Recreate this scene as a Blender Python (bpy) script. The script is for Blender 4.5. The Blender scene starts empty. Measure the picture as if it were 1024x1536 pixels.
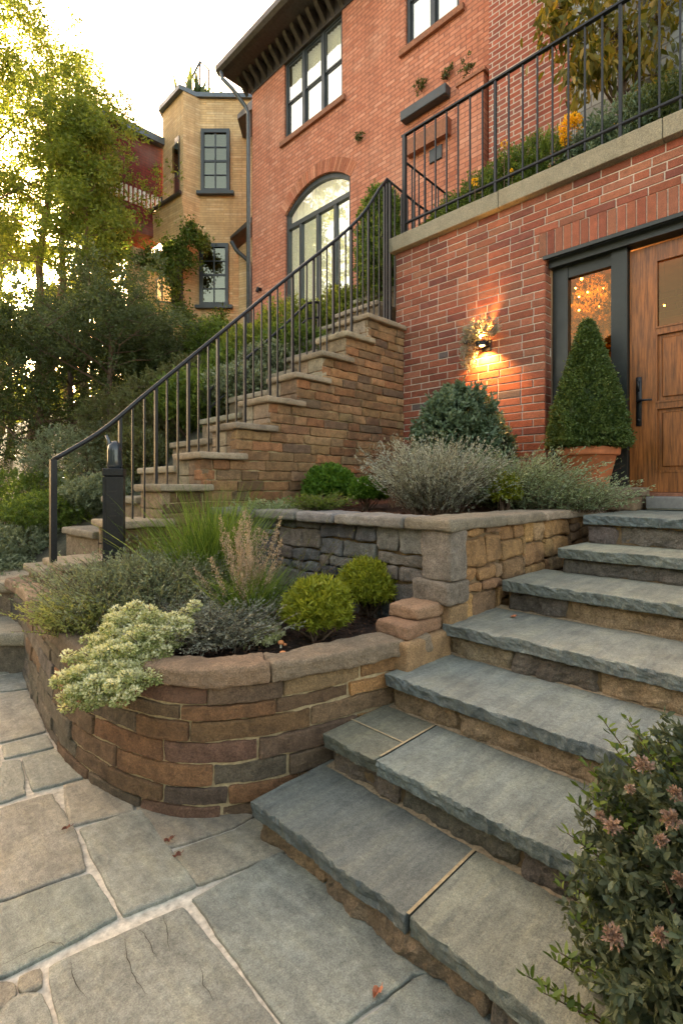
import bpy, math, random
import numpy as np
from mathutils import Vector, Matrix, noise
# ---------------------------------------------------------------- basics
SC = bpy.context.scene
COL = SC.collection
RND = random.Random(7)
S2 = math.sqrt(2)
H = 1.34                      # eye height; world X = up the steps, world Y = along the walls
def at(x, y, D):              # a point D metres ahead seen at photo coordinates x, y
    r = (x-512)/764.0; rt = r*D
    return Vector(((rt+D)/S2, (D-rt)/S2, H+(730-y)/764.0*D))
def gnd(x, y, z=0.0):
    return at(x, y, (H-z)/((y-730)/764.0))
def rd(rt, D, z=0):           # right / ahead -> world
    return Vector(((rt+D)/S2, (D-rt)/S2, z))
def xU(x, U):                 # V of photo column x on plane X=U
    r = (x-512)/764.0; D = U*S2/(1+r); return D*(1-r)/S2

def props(o, label=None, cat=None, group=None, kind=None):
    if label: o['label'] = label
    if cat: o['category'] = cat
    if group: o['group'] = group
    if kind: o['kind'] = kind
    return o
def thing(name, label, cat, loc=(0,0,0), group=None):
    o = bpy.data.objects.new(name, None); COL.objects.link(o)
    o.location = loc; o.empty_display_size = .1
    return props(o, label, cat, group)
def link(name, me, mat, parent=None):
    o = bpy.data.objects.new(name, me); COL.objects.link(o)
    if mat: me.materials.append(mat)
    if parent:
        o.parent = parent
        p = parent; off = Vector((0,0,0))
        while p: off += Vector(p.location); p = p.parent
        for_loc = -off
        o.matrix_parent_inverse = Matrix.Identity(4)
        o.location = for_loc if parent.type == 'EMPTY' else (0,0,0)
    return o
class MB:
    def __init__(s): s.v=[]; s.f=[]; s.c=[]; s.uv={}
    def add(s, vs, fs, col=(1,1,1)):
        n=len(s.v); s.v += [tuple(v) for v in vs]; s.f += [tuple(i+n for i in f) for f in fs]
        s.c += [col]*len(vs)
    def box(s, x0,x1,y0,y1,z0,z1, M=None, col=(1,1,1), b=0.0):
        if x1<x0: x0,x1=x1,x0
        if y1<y0: y0,y1=y1,y0
        if z1<z0: z0,z1=z1,z0
        if b<=0:
            vs=[Vector((x,y,z)) for x in (x0,x1) for y in (y0,y1) for z in (z0,z1)]
            fs=[(0,1,3,2),(4,6,7,5),(0,4,5,1),(2,3,7,6),(0,2,6,4),(1,5,7,3)]
        else:
            vs=[]; idx={}
            for ix,x in enumerate((x0,x1)):
                for iy,y in enumerate((y0,y1)):
                    for iz,z in enumerate((z0,z1)):
                        sx=1-2*ix; sy=1-2*iy; sz=1-2*iz
                        idx[(ix,iy,iz,0)]=len(vs); vs.append(Vector((x,y+sy*b,z+sz*b)))
                        idx[(ix,iy,iz,1)]=len(vs); vs.append(Vector((x+sx*b,y,z+sz*b)))
                        idx[(ix,iy,iz,2)]=len(vs); vs.append(Vector((x+sx*b,y+sy*b,z)))
            fs=[]
            g=lambda a,q,c,k: idx[(a,q,c,k)]
            for a in (0,1):
                l=[g(a,0,0,0),g(a,1,0,0),g(a,1,1,0),g(a,0,1,0)]; fs.append(l if a else l[::-1])
                l=[g(0,a,0,1),g(0,a,1,1),g(1,a,1,1),g(1,a,0,1)]; fs.append(l if a else l[::-1])
                l=[g(0,0,a,2),g(1,0,a,2),g(1,1,a,2),g(0,1,a,2)]; fs.append(l if a else l[::-1])
            for a in (0,1):
                for q in (0,1):
                    fs.append((g(a,q,0,0),g(a,q,1,0),g(a,q,1,1),g(a,q,0,1)))
                    fs.append((g(a,0,q,0),g(a,1,q,0),g(a,1,q,2),g(a,0,q,2)))
                    fs.append((g(0,a,q,1),g(1,a,q,1),g(1,a,q,2),g(0,a,q,2)))
                    for c in (0,1): fs.append((g(a,q,c,0),g(a,q,c,1),g(a,q,c,2)))
        if M is not None: vs=[M@v for v in vs]
        s.add(vs,fs,col)
    def tube(s, pts, rad, n=8, col=(1,1,1), cap=True, flat=False):
        pts=[Vector(p) for p in pts]
        if not hasattr(rad,'__len__'): rad=[rad]*len(pts)
        vs=[]; fs=[]; prev=None
        for i,p in enumerate(pts):
            t=(pts[min(i+1,len(pts)-1)]-pts[max(i-1,0)]).normalized()
            if prev is None:
                a=Vector((0,0,1)) if abs(t.z)<.9 else Vector((1,0,0))
                u=t.cross(a).normalized()
            else: u=(prev-t*prev.dot(t)).normalized()
            prev=u; w=t.cross(u)
            for k in range(n):
                an=2*math.pi*(k+.5)/n
                vs.append(p+(u*math.cos(an)+w*math.sin(an))*rad[i])
        for i in range(len(pts)-1):
            for k in range(n):
                k2=(k+1)%n
                fs.append((i*n+k,i*n+k2,(i+1)*n+k2,(i+1)*n+k))
        if cap: fs.append(tuple(range(n))[::-1]); fs.append(tuple((len(pts)-1)*n+k for k in range(n)))
        s.add(vs,fs,col)
    def lathe(s, c, prof, n=40, col=(1,1,1)):
        vs=[]; fs=[]
        for r,z in prof:
            for k in range(n):
                a=2*math.pi*k/n; vs.append((c[0]+r*math.cos(a),c[1]+r*math.sin(a),c[2]+z))
        for i in range(len(prof)-1):
            for k in range(n):
                k2=(k+1)%n; fs.append((i*n+k,i*n+k2,(i+1)*n+k2,(i+1)*n+k))
        s.add(vs,fs,col)
    def build(s, name, mat, parent=None, smooth=False, recalc=True):
        me=bpy.data.meshes.new(name); me.from_pydata(s.v,[],s.f)
        if recalc:
            import bmesh
            bm=bmesh.new(); bm.from_mesh(me); bmesh.ops.recalc_face_normals(bm,faces=bm.faces); bm.to_mesh(me); bm.free()
        ca=me.color_attributes.new('Col','FLOAT_COLOR','POINT')
        a=np.ones((len(s.v),4),'f')
        if s.c: a[:,:3]=np.array(s.c,'f')
        ca.data.foreach_set('color',a.ravel())
        # metre-scaled box UVs
        uv=me.uv_layers.new(name='UV')
        co=np.array(s.v,'f')
        out=np.zeros((len(me.loops),2),'f')
        for p in me.polygons:
            n=p.normal; ax=abs(n.x); ay=abs(n.y); az=abs(n.z)
            for li in p.loop_indices:
                q=co[me.loops[li].vertex_index]
                if az>=ax and az>=ay: out[li]=(q[0],q[1])
                elif ax>0.75: out[li]=(q[1],q[2])
                elif ay>0.75: out[li]=(q[0],q[2])
                else: out[li]=((q[0]*n.y-q[1]*n.x),q[2])
        uv.data.foreach_set('uv',out.ravel())
        if smooth: me.polygons.foreach_set('use_smooth',[True]*len(me.polygons))
        me.update()
        return link(name, me, mat, parent)

# ---------------------------------------------------------------- materials
def newmat(name):
    m=bpy.data.materials.new(name); m.use_nodes=True
    nt=m.node_tree; b=nt.nodes['Principled BSDF']; return m,nt,b
class NB:
    def __init__(s,nt): s.nt=nt
    def n(s,t,**k):
        x=s.nt.nodes.new(t)
        for a,v in k.items():
            if a=='inp':
                for i,val in v.items():
                    if isinstance(val,bpy.types.NodeSocket): s.nt.links.new(val,x.inputs[i])
                    else: x.inputs[i].default_value=val
            else: setattr(x,a,v)
        return x
    def ramp(s,fac,stops,interp='LINEAR'):
        r=s.nt.nodes.new('ShaderNodeValToRGB'); r.color_ramp.interpolation=interp
        e=r.color_ramp.elements
        while len(e)<len(stops): e.new(.5)
        for i,(p,c) in enumerate(stops):
            e[i].position=p; e[i].color=(*c,1) if len(c)==3 else c
        s.nt.links.new(fac,r.inputs[0]); return r.outputs[0]
    def noise(s,vec,scale,detail=4,rough=.6,w=None):
        x=s.n('ShaderNodeTexNoise',inp={'Scale':scale,'Detail':detail,'Roughness':rough})
        if vec is not None: s.nt.links.new(vec,x.inputs['Vector'])
        return x
    def mix(s,a,b,f,mode='MIX'):
        x=s.nt.nodes.new('ShaderNodeMix'); x.data_type='RGBA'; x.blend_type=mode
        for i,v in ((0,f),(6,a),(7,b)):
            if isinstance(v,bpy.types.NodeSocket): s.nt.links.new(v,x.inputs[i])
            elif i==0: x.inputs[0].default_value=v
            else: x.inputs[i].default_value=(*v,1) if len(v)==3 else v
        return x.outputs[2]
    def math(s,op,a,b=0.0,c=None):
        x=s.nt.nodes.new('ShaderNodeMath'); x.operation=op
        for i,v in ((0,a),(1,b)):
            if isinstance(v,bpy.types.NodeSocket): s.nt.links.new(v,x.inputs[i])
            else: x.inputs[i].default_value=v
        return x.outputs[0]
    def bump(s,h,strength,dist,normal=None):
        x=s.n('ShaderNodeBump',inp={'Strength':strength,'Distance':dist}); s.nt.links.new(h,x.inputs['Height'])
        if normal is not None: s.nt.links.new(normal,x.inputs['Normal'])
        return x.outputs[0]
def stone_mat(name, tint=(1,1,1), var=.35, fine=.8, rough=.85, scale=14, streak=None, bumpd=.006, dirt=(.05,.035,.02), dirt_amt=.5):
    m,nt,b=newmat(name); N=NB(nt)
    co=N.n('ShaderNodeTexCoord').outputs['Object']
    at_=N.n('ShaderNodeAttribute',attribute_name='Col').outputs['Color']
    n1=N.noise(co,scale,10,.72); n2=N.noise(co,scale*.22,6,.65); n3=N.noise(co,scale*7,5,.75)
    c=N.mix(at_,tint,1.0,'MULTIPLY')
    lo=1-var; f=N.ramp(n1.outputs['Fac'],[(.3,(lo,lo,lo)),(.7,(1+var*.6,)*3)])
    c=N.mix(c,f,1.0,'MULTIPLY')
    f3=N.ramp(n3.outputs['Fac'],[(.32,(.5,.5,.5)),(.5,(.95,.95,.95)),(.68,(1.4,1.4,1.4))]); c=N.mix(c,f3,fine,'MULTIPLY')
    n6=N.noise(co,scale*.0+240,3,.8); vor=N.n('ShaderNodeTexVoronoi',inp={'Vector':co,'Scale':95.0})
    c=N.mix(c,N.ramp(n6.outputs['Fac'],[(.34,(.52,.52,.52)),(.5,(1,1,1)),(.66,(1.45,1.43,1.4))]),.75,'MULTIPLY')
    c=N.mix(c,N.ramp(vor.outputs['Distance'],[(.0,(.45,.43,.4)),(.16,(1,1,1))]),N.math('MULTIPLY',N.ramp(n1.outputs['Fac'],[(.5,(0,0,0)),(.62,(1,1,1))]),.7),'MULTIPLY')
    d=N.ramp(n2.outputs['Fac'],[(.5,(0,0,0)),(.75,(1,1,1))]); d=N.math('MULTIPLY',d,dirt_amt)
    c=N.mix(c,dirt,d)
    h=N.math('ADD',n1.outputs['Fac'],N.math('MULTIPLY',n3.outputs['Fac'],.5))
    if name=='bluestone':   # upright faces tinted darker and bluer than the tops
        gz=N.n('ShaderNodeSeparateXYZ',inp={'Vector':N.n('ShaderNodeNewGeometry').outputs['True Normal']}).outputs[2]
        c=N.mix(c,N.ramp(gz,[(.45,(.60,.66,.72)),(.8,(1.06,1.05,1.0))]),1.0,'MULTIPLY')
    if streak:
        mp=N.n('ShaderNodeMapping',inp={'Scale':streak[0],'Rotation':streak[1],'Vector':co}).outputs[0]
        n4=N.noise(mp,3,9,.68)
        s=N.ramp(n4.outputs['Fac'],[(.3,(.60,.62,.66)),(.5,(1,1,1)),(.72,(1.32,1.27,1.12))]); c=N.mix(c,s,.9,'MULTIPLY')
        h=N.math('ADD',h,N.math('MULTIPLY',n4.outputs['Fac'],1.2))
    nt.links.new(c,b.inputs['Base Color']); b.inputs['Roughness'].default_value=rough
    nt.links.new(N.bump(h,1.0,bumpd*1.7),b.inputs['Normal'])
    return m
def brick_mat(name, cols, mortar, bw=.215, rh=.076, ms=.009, bumpd=.004, fade=0.0, noise_amt=.35, stain=(.5,.42,.36), stain_amt=.25):
    m,nt,b=newmat(name); N=NB(nt)
    uv=N.n('ShaderNodeUVMap',uv_map='UV').outputs[0]; co=N.n('ShaderNodeTexCoord').outputs['Object']
    wob=N.noise(co,2.2,3,.5)
    v=N.mix(uv,wob.outputs['Color'],.006)
    br=N.n('ShaderNodeTexBrick',inp={'Scale':1.0,'Mortar Size':ms,'Mortar Smooth':.25,'Bias':0.0,'Brick Width':bw,'Row Height':rh,'Color1':(0,0,0,1),'Color2':(1,1,1,1),'Mortar':(.5,.5,.5,1)})
    nt.links.new(v,br.inputs['Vector'])
    st=[(i/(len(cols)-1) if len(cols)>1 else 0,c) for i,c in enumerate(cols)]
    c=N.ramp(br.outputs['Color'],st)
    n1=N.noise(co,9,8,.65); n2=N.noise(co,.7,6,.6); n3=N.noise(co,70,3,.7)
    c=N.mix(c,N.ramp(n1.outputs['Fac'],[(.3,(.72,)*3),(.7,(1.25,)*3)]),noise_amt*2 if noise_amt<.5 else 1,'MULTIPLY')
    c=N.mix(c,mortar,br.outputs['Fac'])
    c=N.mix(c,stain,N.math('MULTIPLY',N.ramp(n2.outputs['Fac'],[(.48,(0,0,0)),(.72,(1,1,1))]),stain_amt))
    mp=N.n('ShaderNodeMapping',inp={'Scale':(1.6,1.6,.16),'Vector':co}).outputs[0]; n5=N.noise(mp,1.6,7,.68)
    c=N.mix(c,N.ramp(n5.outputs['Fac'],[(.3,(.70,.68,.68)),(.5,(1,1,1)),(.72,(1.13,1.10,1.05))]),.85,'MULTIPLY')
    nt.links.new(c,b.inputs['Base Color']); b.inputs['Roughness'].default_value=.9
    h=N.math('ADD',N.math('MULTIPLY',br.outputs['Fac'],-1.0),N.math('ADD',N.math('MULTIPLY',n1.outputs['Fac'],.5),N.math('MULTIPLY',n3.outputs['Fac'],.25)))
    nt.links.new(N.bump(h,.8,bumpd),b.inputs['Normal'])
    return m
def plain(name, col, rough=.5, metal=0, nscale=20, namt=.2, bumpd=.002, wood=False, spec=.5):
    m,nt,b=newmat(name); N=NB(nt)
    co=N.n('ShaderNodeTexCoord').outputs['Object']
    if wood:
        mp=N.n('ShaderNodeMapping',inp={'Scale':(6,6,.45),'Vector':co}).outputs[0]; n=N.noise(mp,nscale,8,.65)
    else: n=N.noise(co,nscale,7,.65)
    n2=N.noise(co,2.5,5,.6)
    c=N.mix(col,N.ramp(n.outputs['Fac'],[(.3,(1-namt*1.4,)*3),(.7,(1+namt,)*3)]),1.0,'MULTIPLY')
    c=N.mix(c,N.ramp(n2.outputs['Fac'],[(.35,(.8,.8,.8)),(.65,(1.15,)*3)]),min(1,namt*3),'MULTIPLY')
    nt.links.new(c,b.inputs['Base Color']); b.inputs['Metallic'].default_value=metal
    nt.links.new(N.ramp(n2.outputs['Fac'],[(.3,(max(0,rough-.12),)*3),(.7,(min(1,rough+.15),)*3)]),b.inputs['Roughness'])
    b.inputs['Specular IOR Level'].default_value=spec
    if bumpd: nt.links.new(N.bump(n.outputs['Fac'],.5,bumpd),b.inputs['Normal'])
    return m
def leaf_mat(name, cols, trans=.35, rough=.5, clump=3.0):
    m,nt,b=newmat(name); N=NB(nt)
    co=N.n('ShaderNodeTexCoord').outputs['Object']
    r=N.n('ShaderNodeAttribute',attribute_name='rnd').outputs['Fac']
    n=N.noise(co,clump,3,.5).outputs['Fac']
    f=N.math('ADD',N.math('MULTIPLY',r,.65),N.math('MULTIPLY',n,.5))
    f=N.math('SUBTRACT',f,.08)
    st=[(.05+.9*i/(len(cols)-1),c) for i,c in enumerate(cols)]
    c=N.ramp(f,st)
    nt.links.new(c,b.inputs['Base Color']); b.inputs['Roughness'].default_value=rough
    b.inputs['Specular IOR Level'].default_value=.35
    t=N.n('ShaderNodeBsdfTranslucent'); c2=N.mix(c,(1.5,1.35,.5),.6,'MULTIPLY'); nt.links.new(c2,t.inputs[0])
    ms=N.n('ShaderNodeMixShader',inp={0:trans}); nt.links.new(b.outputs[0],ms.inputs[1]); nt.links.new(t.outputs[0],ms.inputs[2])
    nt.links.new(ms.outputs[0],nt.nodes['Material Output'].inputs[0])
    return m
def glass_mat(name, refl=.35, tint=(.9,.95,.95)):
    m,nt,b=newmat(name); N=NB(nt)
    g=N.n('ShaderNodeBsdfGlossy',inp={'Roughness':.02,'Color':(*tint,1)}); t=N.n('ShaderNodeBsdfTransparent',inp={'Color':(*tint,1)})
    fc=N.n('ShaderNodeLayerWeight',inp={'Blend':.5}).outputs['Facing']; lw=N.math('MULTIPLY',N.math('POWER',fc,4.0),.55)
    n=N.noise(N.n('ShaderNodeTexCoord').outputs['Object'],1.8,2,.5)
    nt.links.new(N.bump(n.outputs['Fac'],.25,.02),g.inputs['Normal'])
    f=N.math('ADD',N.math('MULTIPLY',lw,1.0),refl)
    ms=N.n('ShaderNodeMixShader'); nt.links.new(f,ms.inputs[0]); nt.links.new(t.outputs[0],ms.inputs[1]); nt.links.new(g.outputs[0],ms.inputs[2])
    nt.links.new(ms.outputs[0],nt.nodes['Material Output'].inputs[0]); return m
def emit_mat(name,col,s):
    m,nt,b=newmat(name); b.inputs['Base Color'].default_value=(*col,1)
    b.inputs['Emission Color'].default_value=(*col,1); b.inputs['Emission Strength'].default_value=s; return m

M={}; MAT=M
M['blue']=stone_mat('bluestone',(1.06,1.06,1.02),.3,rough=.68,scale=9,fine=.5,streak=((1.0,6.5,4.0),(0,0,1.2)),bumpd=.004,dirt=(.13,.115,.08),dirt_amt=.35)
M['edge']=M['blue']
M['flag']=stone_mat('flagstone',(.93,.95,.95),.34,rough=.68,scale=6,fine=.6,streak=((4.2,1.1,1.0),(0,0,.45)),bumpd=.004,dirt=(.16,.13,.085),dirt_amt=.45)
M['rub']=stone_mat('rubble stone',(1.05,1,.95),.5,rough=.92,scale=16,bumpd=.012,dirt=(.035,.027,.02),dirt_amt=.55)
M['cap']=stone_mat('sandstone cap',(1,1,1),.3,rough=.9,scale=18,bumpd=.007,dirt=(.07,.055,.04),dirt_amt=.5)
M['conc']=stone_mat('concrete coping',(1,1,1),.2,rough=.9,scale=12,bumpd=.004,dirt=(.1,.085,.05),dirt_amt=.5)
M['brickgeo']=stone_mat('brick unit',(1,1,1),.28,rough=.9,scale=20,bumpd=.003,dirt=(.12,.045,.025),dirt_amt=.35)
M['mortar']=plain('lime mortar',(.44,.335,.195),.95,0,60,.25,.004)
M['mortar_grey']=plain('grey mortar',(.58,.50,.43),.95,0,60,.25,.003)
M['mortar_dark']=plain('earthy mortar',(.18,.12,.065),.95,0,40,.35,.006)
M['mortar_pat']=plain('paving mortar',(.55,.50,.42),.95,0,45,.3,.004)
M['bricksalmon']=brick_mat('salmon brick',[(.44,.15,.085),(.54,.215,.13),(.49,.18,.105),(.60,.27,.175)],(.27,.11,.075),.23,.085,.010,stain=(.55,.34,.25),stain_amt=.35)
M['brickred']=brick_mat('red brick',[(.25,.06,.035),(.36,.10,.06),(.30,.075,.04),(.2,.06,.045)],(.52,.43,.36),.24,.085,.009)
M['brickdark']=brick_mat('dark red brick',[(.14,.02,.013),(.2,.03,.02),(.16,.024,.016)],(.09,.02,.016),.24,.085,.01)
M['tan']=brick_mat('tan shingle',[(.50,.33,.165),(.60,.41,.215),(.54,.36,.185),(.66,.48,.28)],(.40,.25,.12),.55,.075,.006,bumpd=.012,stain=(.33,.22,.11),stain_amt=.4)
M['frame']=plain('slate painted frame',(.035,.043,.05),.45,0,30,.12,.001)
M['door_frame']=plain('dark green black frame',(.016,.021,.021),.4,0,20,.15,.001)
M['iron']=plain('black iron',(.012,.013,.017),.38,.3,60,.3,.001)
M['gutter']=plain('weathered dark gutter',(.055,.045,.04),.45,.2,15,.3,.001)
M['pipe']=plain('grey downpipe',(.10,.115,.135),.4,.3,15,.2,.001)
M['wood']=plain('oiled oak',(.27,.092,.022),.40,0,9,.5,.0015,wood=True)
M['sill']=plain('brownstone sill',(.28,.12,.07),.85,0,25,.25,.003)
M['cream']=plain('cream blind',(.68,.62,.48),.9,0,8,.1,.002)
M['terra']=plain('terracotta',(.52,.17,.07),.75,0,12,.2,.002)
M['soil']=stone_mat('bark mulch',(1,1,1),.5,rough=.95,scale=30,bumpd=.02,dirt=(.02,.012,.008),dirt_amt=.6)
M['bark']=plain('bark',(.11,.07,.045),.95,0,25,.4,.01)
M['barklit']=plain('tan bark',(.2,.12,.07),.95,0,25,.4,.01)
M['grasssoil']=stone_mat('earth with moss',(1,1,1),.5,rough=.95,scale=3,bumpd=.03,dirt=(.03,.045,.015),dirt_amt=.8)
M['glass']=glass_mat('window glass',.30,(.95,.97,.93)); M['glassarch']=glass_mat('arched window glass',.30,(.95,.97,.93))
M['glassdark']=glass_mat('sidelight glass',.07,(.85,.62,.38))
M['darkroom']=plain('dark interior',(.20,.10,.045),.9,0,5,.2,0)
M['grime']=plain('grey threshold',(.22,.21,.2),.5,.3,20,.15,.001)
M['roof']=plain('slate roof',(.10,.11,.12),.6,0,10,.25,.004)
M['white']=plain('white paint',(.75,.73,.68),.6,0,10,.1,.001)
M['grey_shingle']=brick_mat('grey stone wall',[(.2,.22,.23),(.3,.32,.33),(.25,.27,.28)],(.14,.15,.16),.7,.16,.012,bumpd=.015)
# foliage
M['L_dark']=leaf_mat('dark evergreen leaf',[(.025,.042,.012),(.045,.072,.02),(.08,.105,.032),(.14,.16,.05)],.4)
M['L_mid']=leaf_mat('mid green leaf',[(.04,.07,.015),(.085,.135,.027),(.15,.215,.042),(.26,.32,.075)],.45)
M['L_gold']=leaf_mat('sunlit gold leaf',[(.075,.115,.022),(.15,.20,.035),(.27,.31,.06),(.42,.43,.10)],.55)
M['L_lime']=leaf_mat('golden green box leaf',[(.09,.12,.012),(.18,.22,.02),(.28,.31,.03),(.42,.42,.06)],.35)
M['L_box']=leaf_mat('box leaf',[(.04,.10,.012),(.08,.18,.02),(.14,.26,.03),(.22,.34,.045)],.4)
M['L_cone']=leaf_mat('clipped cone leaf',[(.04,.07,.02),(.075,.12,.032),(.12,.175,.05),(.2,.25,.085)],.3,clump=14)
M['L_sage']=leaf_mat('grey green leaf',[(.09,.12,.065),(.16,.195,.115),(.24,.275,.17),(.36,.38,.25)],.3)
M['L_silver']=leaf_mat('silver leaf',[(.14,.155,.12),(.24,.25,.20),(.35,.355,.29),(.5,.49,.42)],.25)
M['L_lav']=leaf_mat('dry lavender leaf',[(.18,.20,.155),(.32,.335,.27),(.46,.47,.39),(.61,.61,.53)],.25)
M['L_blue']=leaf_mat('blue green leaf',[(.05,.085,.045),(.09,.14,.08),(.15,.21,.13),(.26,.31,.21)],.25)
M['L_art']=leaf_mat('soft artemisia leaf',[(.13,.18,.09),(.22,.29,.16),(.32,.39,.24),(.46,.5,.35)],.3)
M['L_varieg']=leaf_mat('cream edged leaf',[(.12,.17,.05),(.36,.40,.15),(.70,.70,.46),(.86,.85,.68)],.25,clump=8)
M['L_grass']=leaf_mat('grass blade',[(.06,.11,.018),(.11,.18,.03),(.18,.26,.05),(.28,.34,.10)],.45)
M['L_plume']=leaf_mat('dry seed head',[(.26,.19,.13),(.36,.27,.2),(.48,.37,.29),(.6,.5,.4)],.35)
M['L_ochre']=leaf_mat('ochre autumn leaf',[(.05,.06,.012),(.11,.11,.015),(.22,.17,.02),(.34,.2,.03)],.45)
M['L_near']=leaf_mat('near shrub leaf',[(.045,.06,.034),(.075,.098,.055),(.115,.14,.082),(.19,.22,.13)],.3,clump=9)
M['L_yellowflower']=leaf_mat('yellow petal',[(.75,.38,.01),(.85,.5,.02),(.9,.6,.03)],.3)
M['L_pink']=leaf_mat('faded pink bloom',[(.17,.10,.075),(.27,.175,.135),(.38,.28,.23)],.2,clump=20)
M['L_brown']=leaf_mat('brown twiggy leaf',[(.075,.07,.03),(.12,.11,.045),(.12,.14,.05),(.19,.2,.08)],.35)
M['L_red']=leaf_mat('purple red sprig',[(.10,.035,.03),(.18,.06,.05),(.24,.12,.10)],.3)

# ---------------------------------------------------------------- stone geometry
def axis(L, cell, r):
    if isinstance(cell,tuple): raise ValueError
    r=min(r,L*.3); n=max(1,int(round((L-2*r)/cell)))
    a=[0,r*.35,r]+[r+(L-2*r)*i/n for i in range(1,n)]+[L-r,L-r*.35,L]
    return a
def rock(mb, lx, ly, lz, xf, cell=.03, r=.012, amp=.006, freq=7, col=(1,1,1), seed=0.0, topamp=None, cuts=None):
    cx,cy,cz=cell if isinstance(cell,tuple) else (cell,)*3
    X=axis(lx,cx,r); Y=axis(ly,cy,r); Z=axis(lz,cz,r)
    nx,ny,nz=len(X)-1,len(Y)-1,len(Z)-1
    idx={}; vs=[]
    rr=min(r,lx*.3,ly*.3,lz*.3)
    sd=Vector((seed*13.7,seed*7.3,seed*3.1))
    for i,x in enumerate(X):
        for j,y in enumerate(Y):
            for k,z in enumerate(Z):
                if 0<i<nx and 0<j<ny and 0<k<nz: continue
                p=Vector((x,y,z))
                q=Vector((min(max(x,rr),lx-rr),min(max(y,rr),ly-rr),min(max(z,rr),lz-rr)))
                d=p-q; l=d.length
                nrm=d/l if l>1e-6 else Vector((0,0,1))
                p=q+nrm*min(l,rr) if l>1e-9 else p
                nn=noise.noise(p*freq+sd)+.5*noise.noise(p*freq*2.7+sd)+.3*noise.noise(p*freq*6+sd)
                a=amp
                if topamp is not None and nrm.z>.9: a=topamp
                p=p+nrm*nn*a
                if cuts and x<lx*.5: # chips on the front edge (x=0 side)
                    c=max(0,noise.noise(Vector((seed*5,y*6,z*6)))-.12)*1.1+.55*abs(noise.noise(Vector((seed*9,y*21,z*24))))+.35*abs(noise.noise(Vector((seed*3,y*48,z*50))))
                    wgt=1-min(1,x/.03)
                    p.x+=c*cuts*wgt+cuts*.25*noise.noise(Vector((seed,y*2.0,3)))*wgt+(lz-z)/lz*.006*wgt
                    if z>lz*.7: p.z-=max(0,noise.noise(Vector((seed*7,y*13,1)))-.1)*cuts*.7*wgt
                idx[(i,j,k)]=len(vs); vs.append(xf(p))
    fs=[]
    def q(a,b,c,d): fs.append((idx[a],idx[b],idx[c],idx[d]))
    for i in range(nx):
        for j in range(ny):
            q((i,j,0),(i,j+1,0),(i+1,j+1,0),(i+1,j,0)); q((i,j,nz),(i+1,j,nz),(i+1,j+1,nz),(i,j+1,nz))
    for i in range(nx):
        for k in range(nz):
            q((i,0,k),(i+1,0,k),(i+1,0,k+1),(i,0,k+1)); q((i,ny,k),(i,ny,k+1),(i+1,ny,k+1),(i+1,ny,k))
    for j in range(ny):
        for k in range(nz):
            q((0,j,k),(0,j,k+1),(0,j+1,k+1),(0,j+1,k)); q((nx,j,k),(nx,j+1,k),(nx,j+1,k+1),(nx,j,k+1))
    mb.add(vs,fs,col)
def pick(cols,rnd,j=.12):
    c=rnd.choice(cols); f=1+rnd.uniform(-j,j)*1.5; return tuple(max(0,min(1,x*f*(1+rnd.uniform(-j,j)*.3))) for x in c)
def coursed(mb, frame, length, rows, lens, cols, seed, depth=.1, gap=.008, cell=.03, r=.012, amp=.006, zlimit=None, colf=None, smin=None):
    """frame(s,t,z): s along, t outward(0=face, positive inward), z height. rows: list of (z0,z1)"""
    rnd=random.Random(seed)
    for (z0,z1) in rows:
        s=-rnd.uniform(0,lens[1]*.6)
        while s<length:
            l=rnd.uniform(*lens)*(.75+.5*(z1-z0)/.1 if (z1-z0)<.12 else 1.2)
            a=max(s,0); e=min(s+l,length); s+=l
            if e-a<.03: continue
            zz1=z1
            if zlimit:
                m0=zlimit(a+.004); m1=zlimit(e-.004)
                if z1>min(m0,m1)+.03:
                    # split at limit step
                    if z1>max(m0,m1)+.03: continue
                    if m0<m1:
                        while a<e and zlimit(a+.004)+.03<z1: a+=.01
                    else:
                        while e>a and zlimit(e-.004)+.03<z1: e-=.01
                    if e-a<.04: continue
            if smin and a<smin(z0):
                a=smin(z0)
                if e-a<.04: continue
            d=rnd.uniform(-.006,.008)
            c=colf((a+e)/2,(z0+z1)/2,rnd) if colf else pick(cols,rnd)
            xf=lambda p,a=a,z0=z0,d=d: frame(a+gap/2+p.y, d+p.x, z0+gap/2+p.z)
            rock(mb,depth,e-a-gap,zz1-z0-gap,xf,cell,r,amp,9,c,seed=rnd.uniform(0,50))

def catmull(pts,n=12):
    P=[Vector(p) for p in pts]; P=[P[0]*2-P[1]]+P+[P[-1]*2-P[-2]]; out=[]
    for i in range(1,len(P)-2):
        for k in range(n):
            t=k/n
            out.append(.5*((2*P[i])+(P[i+1]-P[i-1])*t+(2*P[i-1]-5*P[i]+4*P[i+1]-P[i+2])*t*t+(3*P[i]-P[i-1]-3*P[i+1]+P[i+2])*t**3))
    out.append(P[-2]); return out
class Path:
    def __init__(s,pts,n=12):
        s.p=catmull(pts,n); s.l=[0]
        for a,b in zip(s.p,s.p[1:]): s.l.append(s.l[-1]+(b-a).length)
        s.L=s.l[-1]
    def at(s,d):
        d=max(0,min(s.L-1e-6,d)); i=0
        import bisect
        i=min(len(s.p)-2,bisect.bisect_right(s.l,d)-1)
        t=(d-s.l[i])/(s.l[i+1]-s.l[i]); p=s.p[i].lerp(s.p[i+1],t)
        a=s.p[max(0,i-1)]; b=s.p[min(len(s.p)-1,i+2)]
        T=(b-a).normalized(); return p,T

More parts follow.
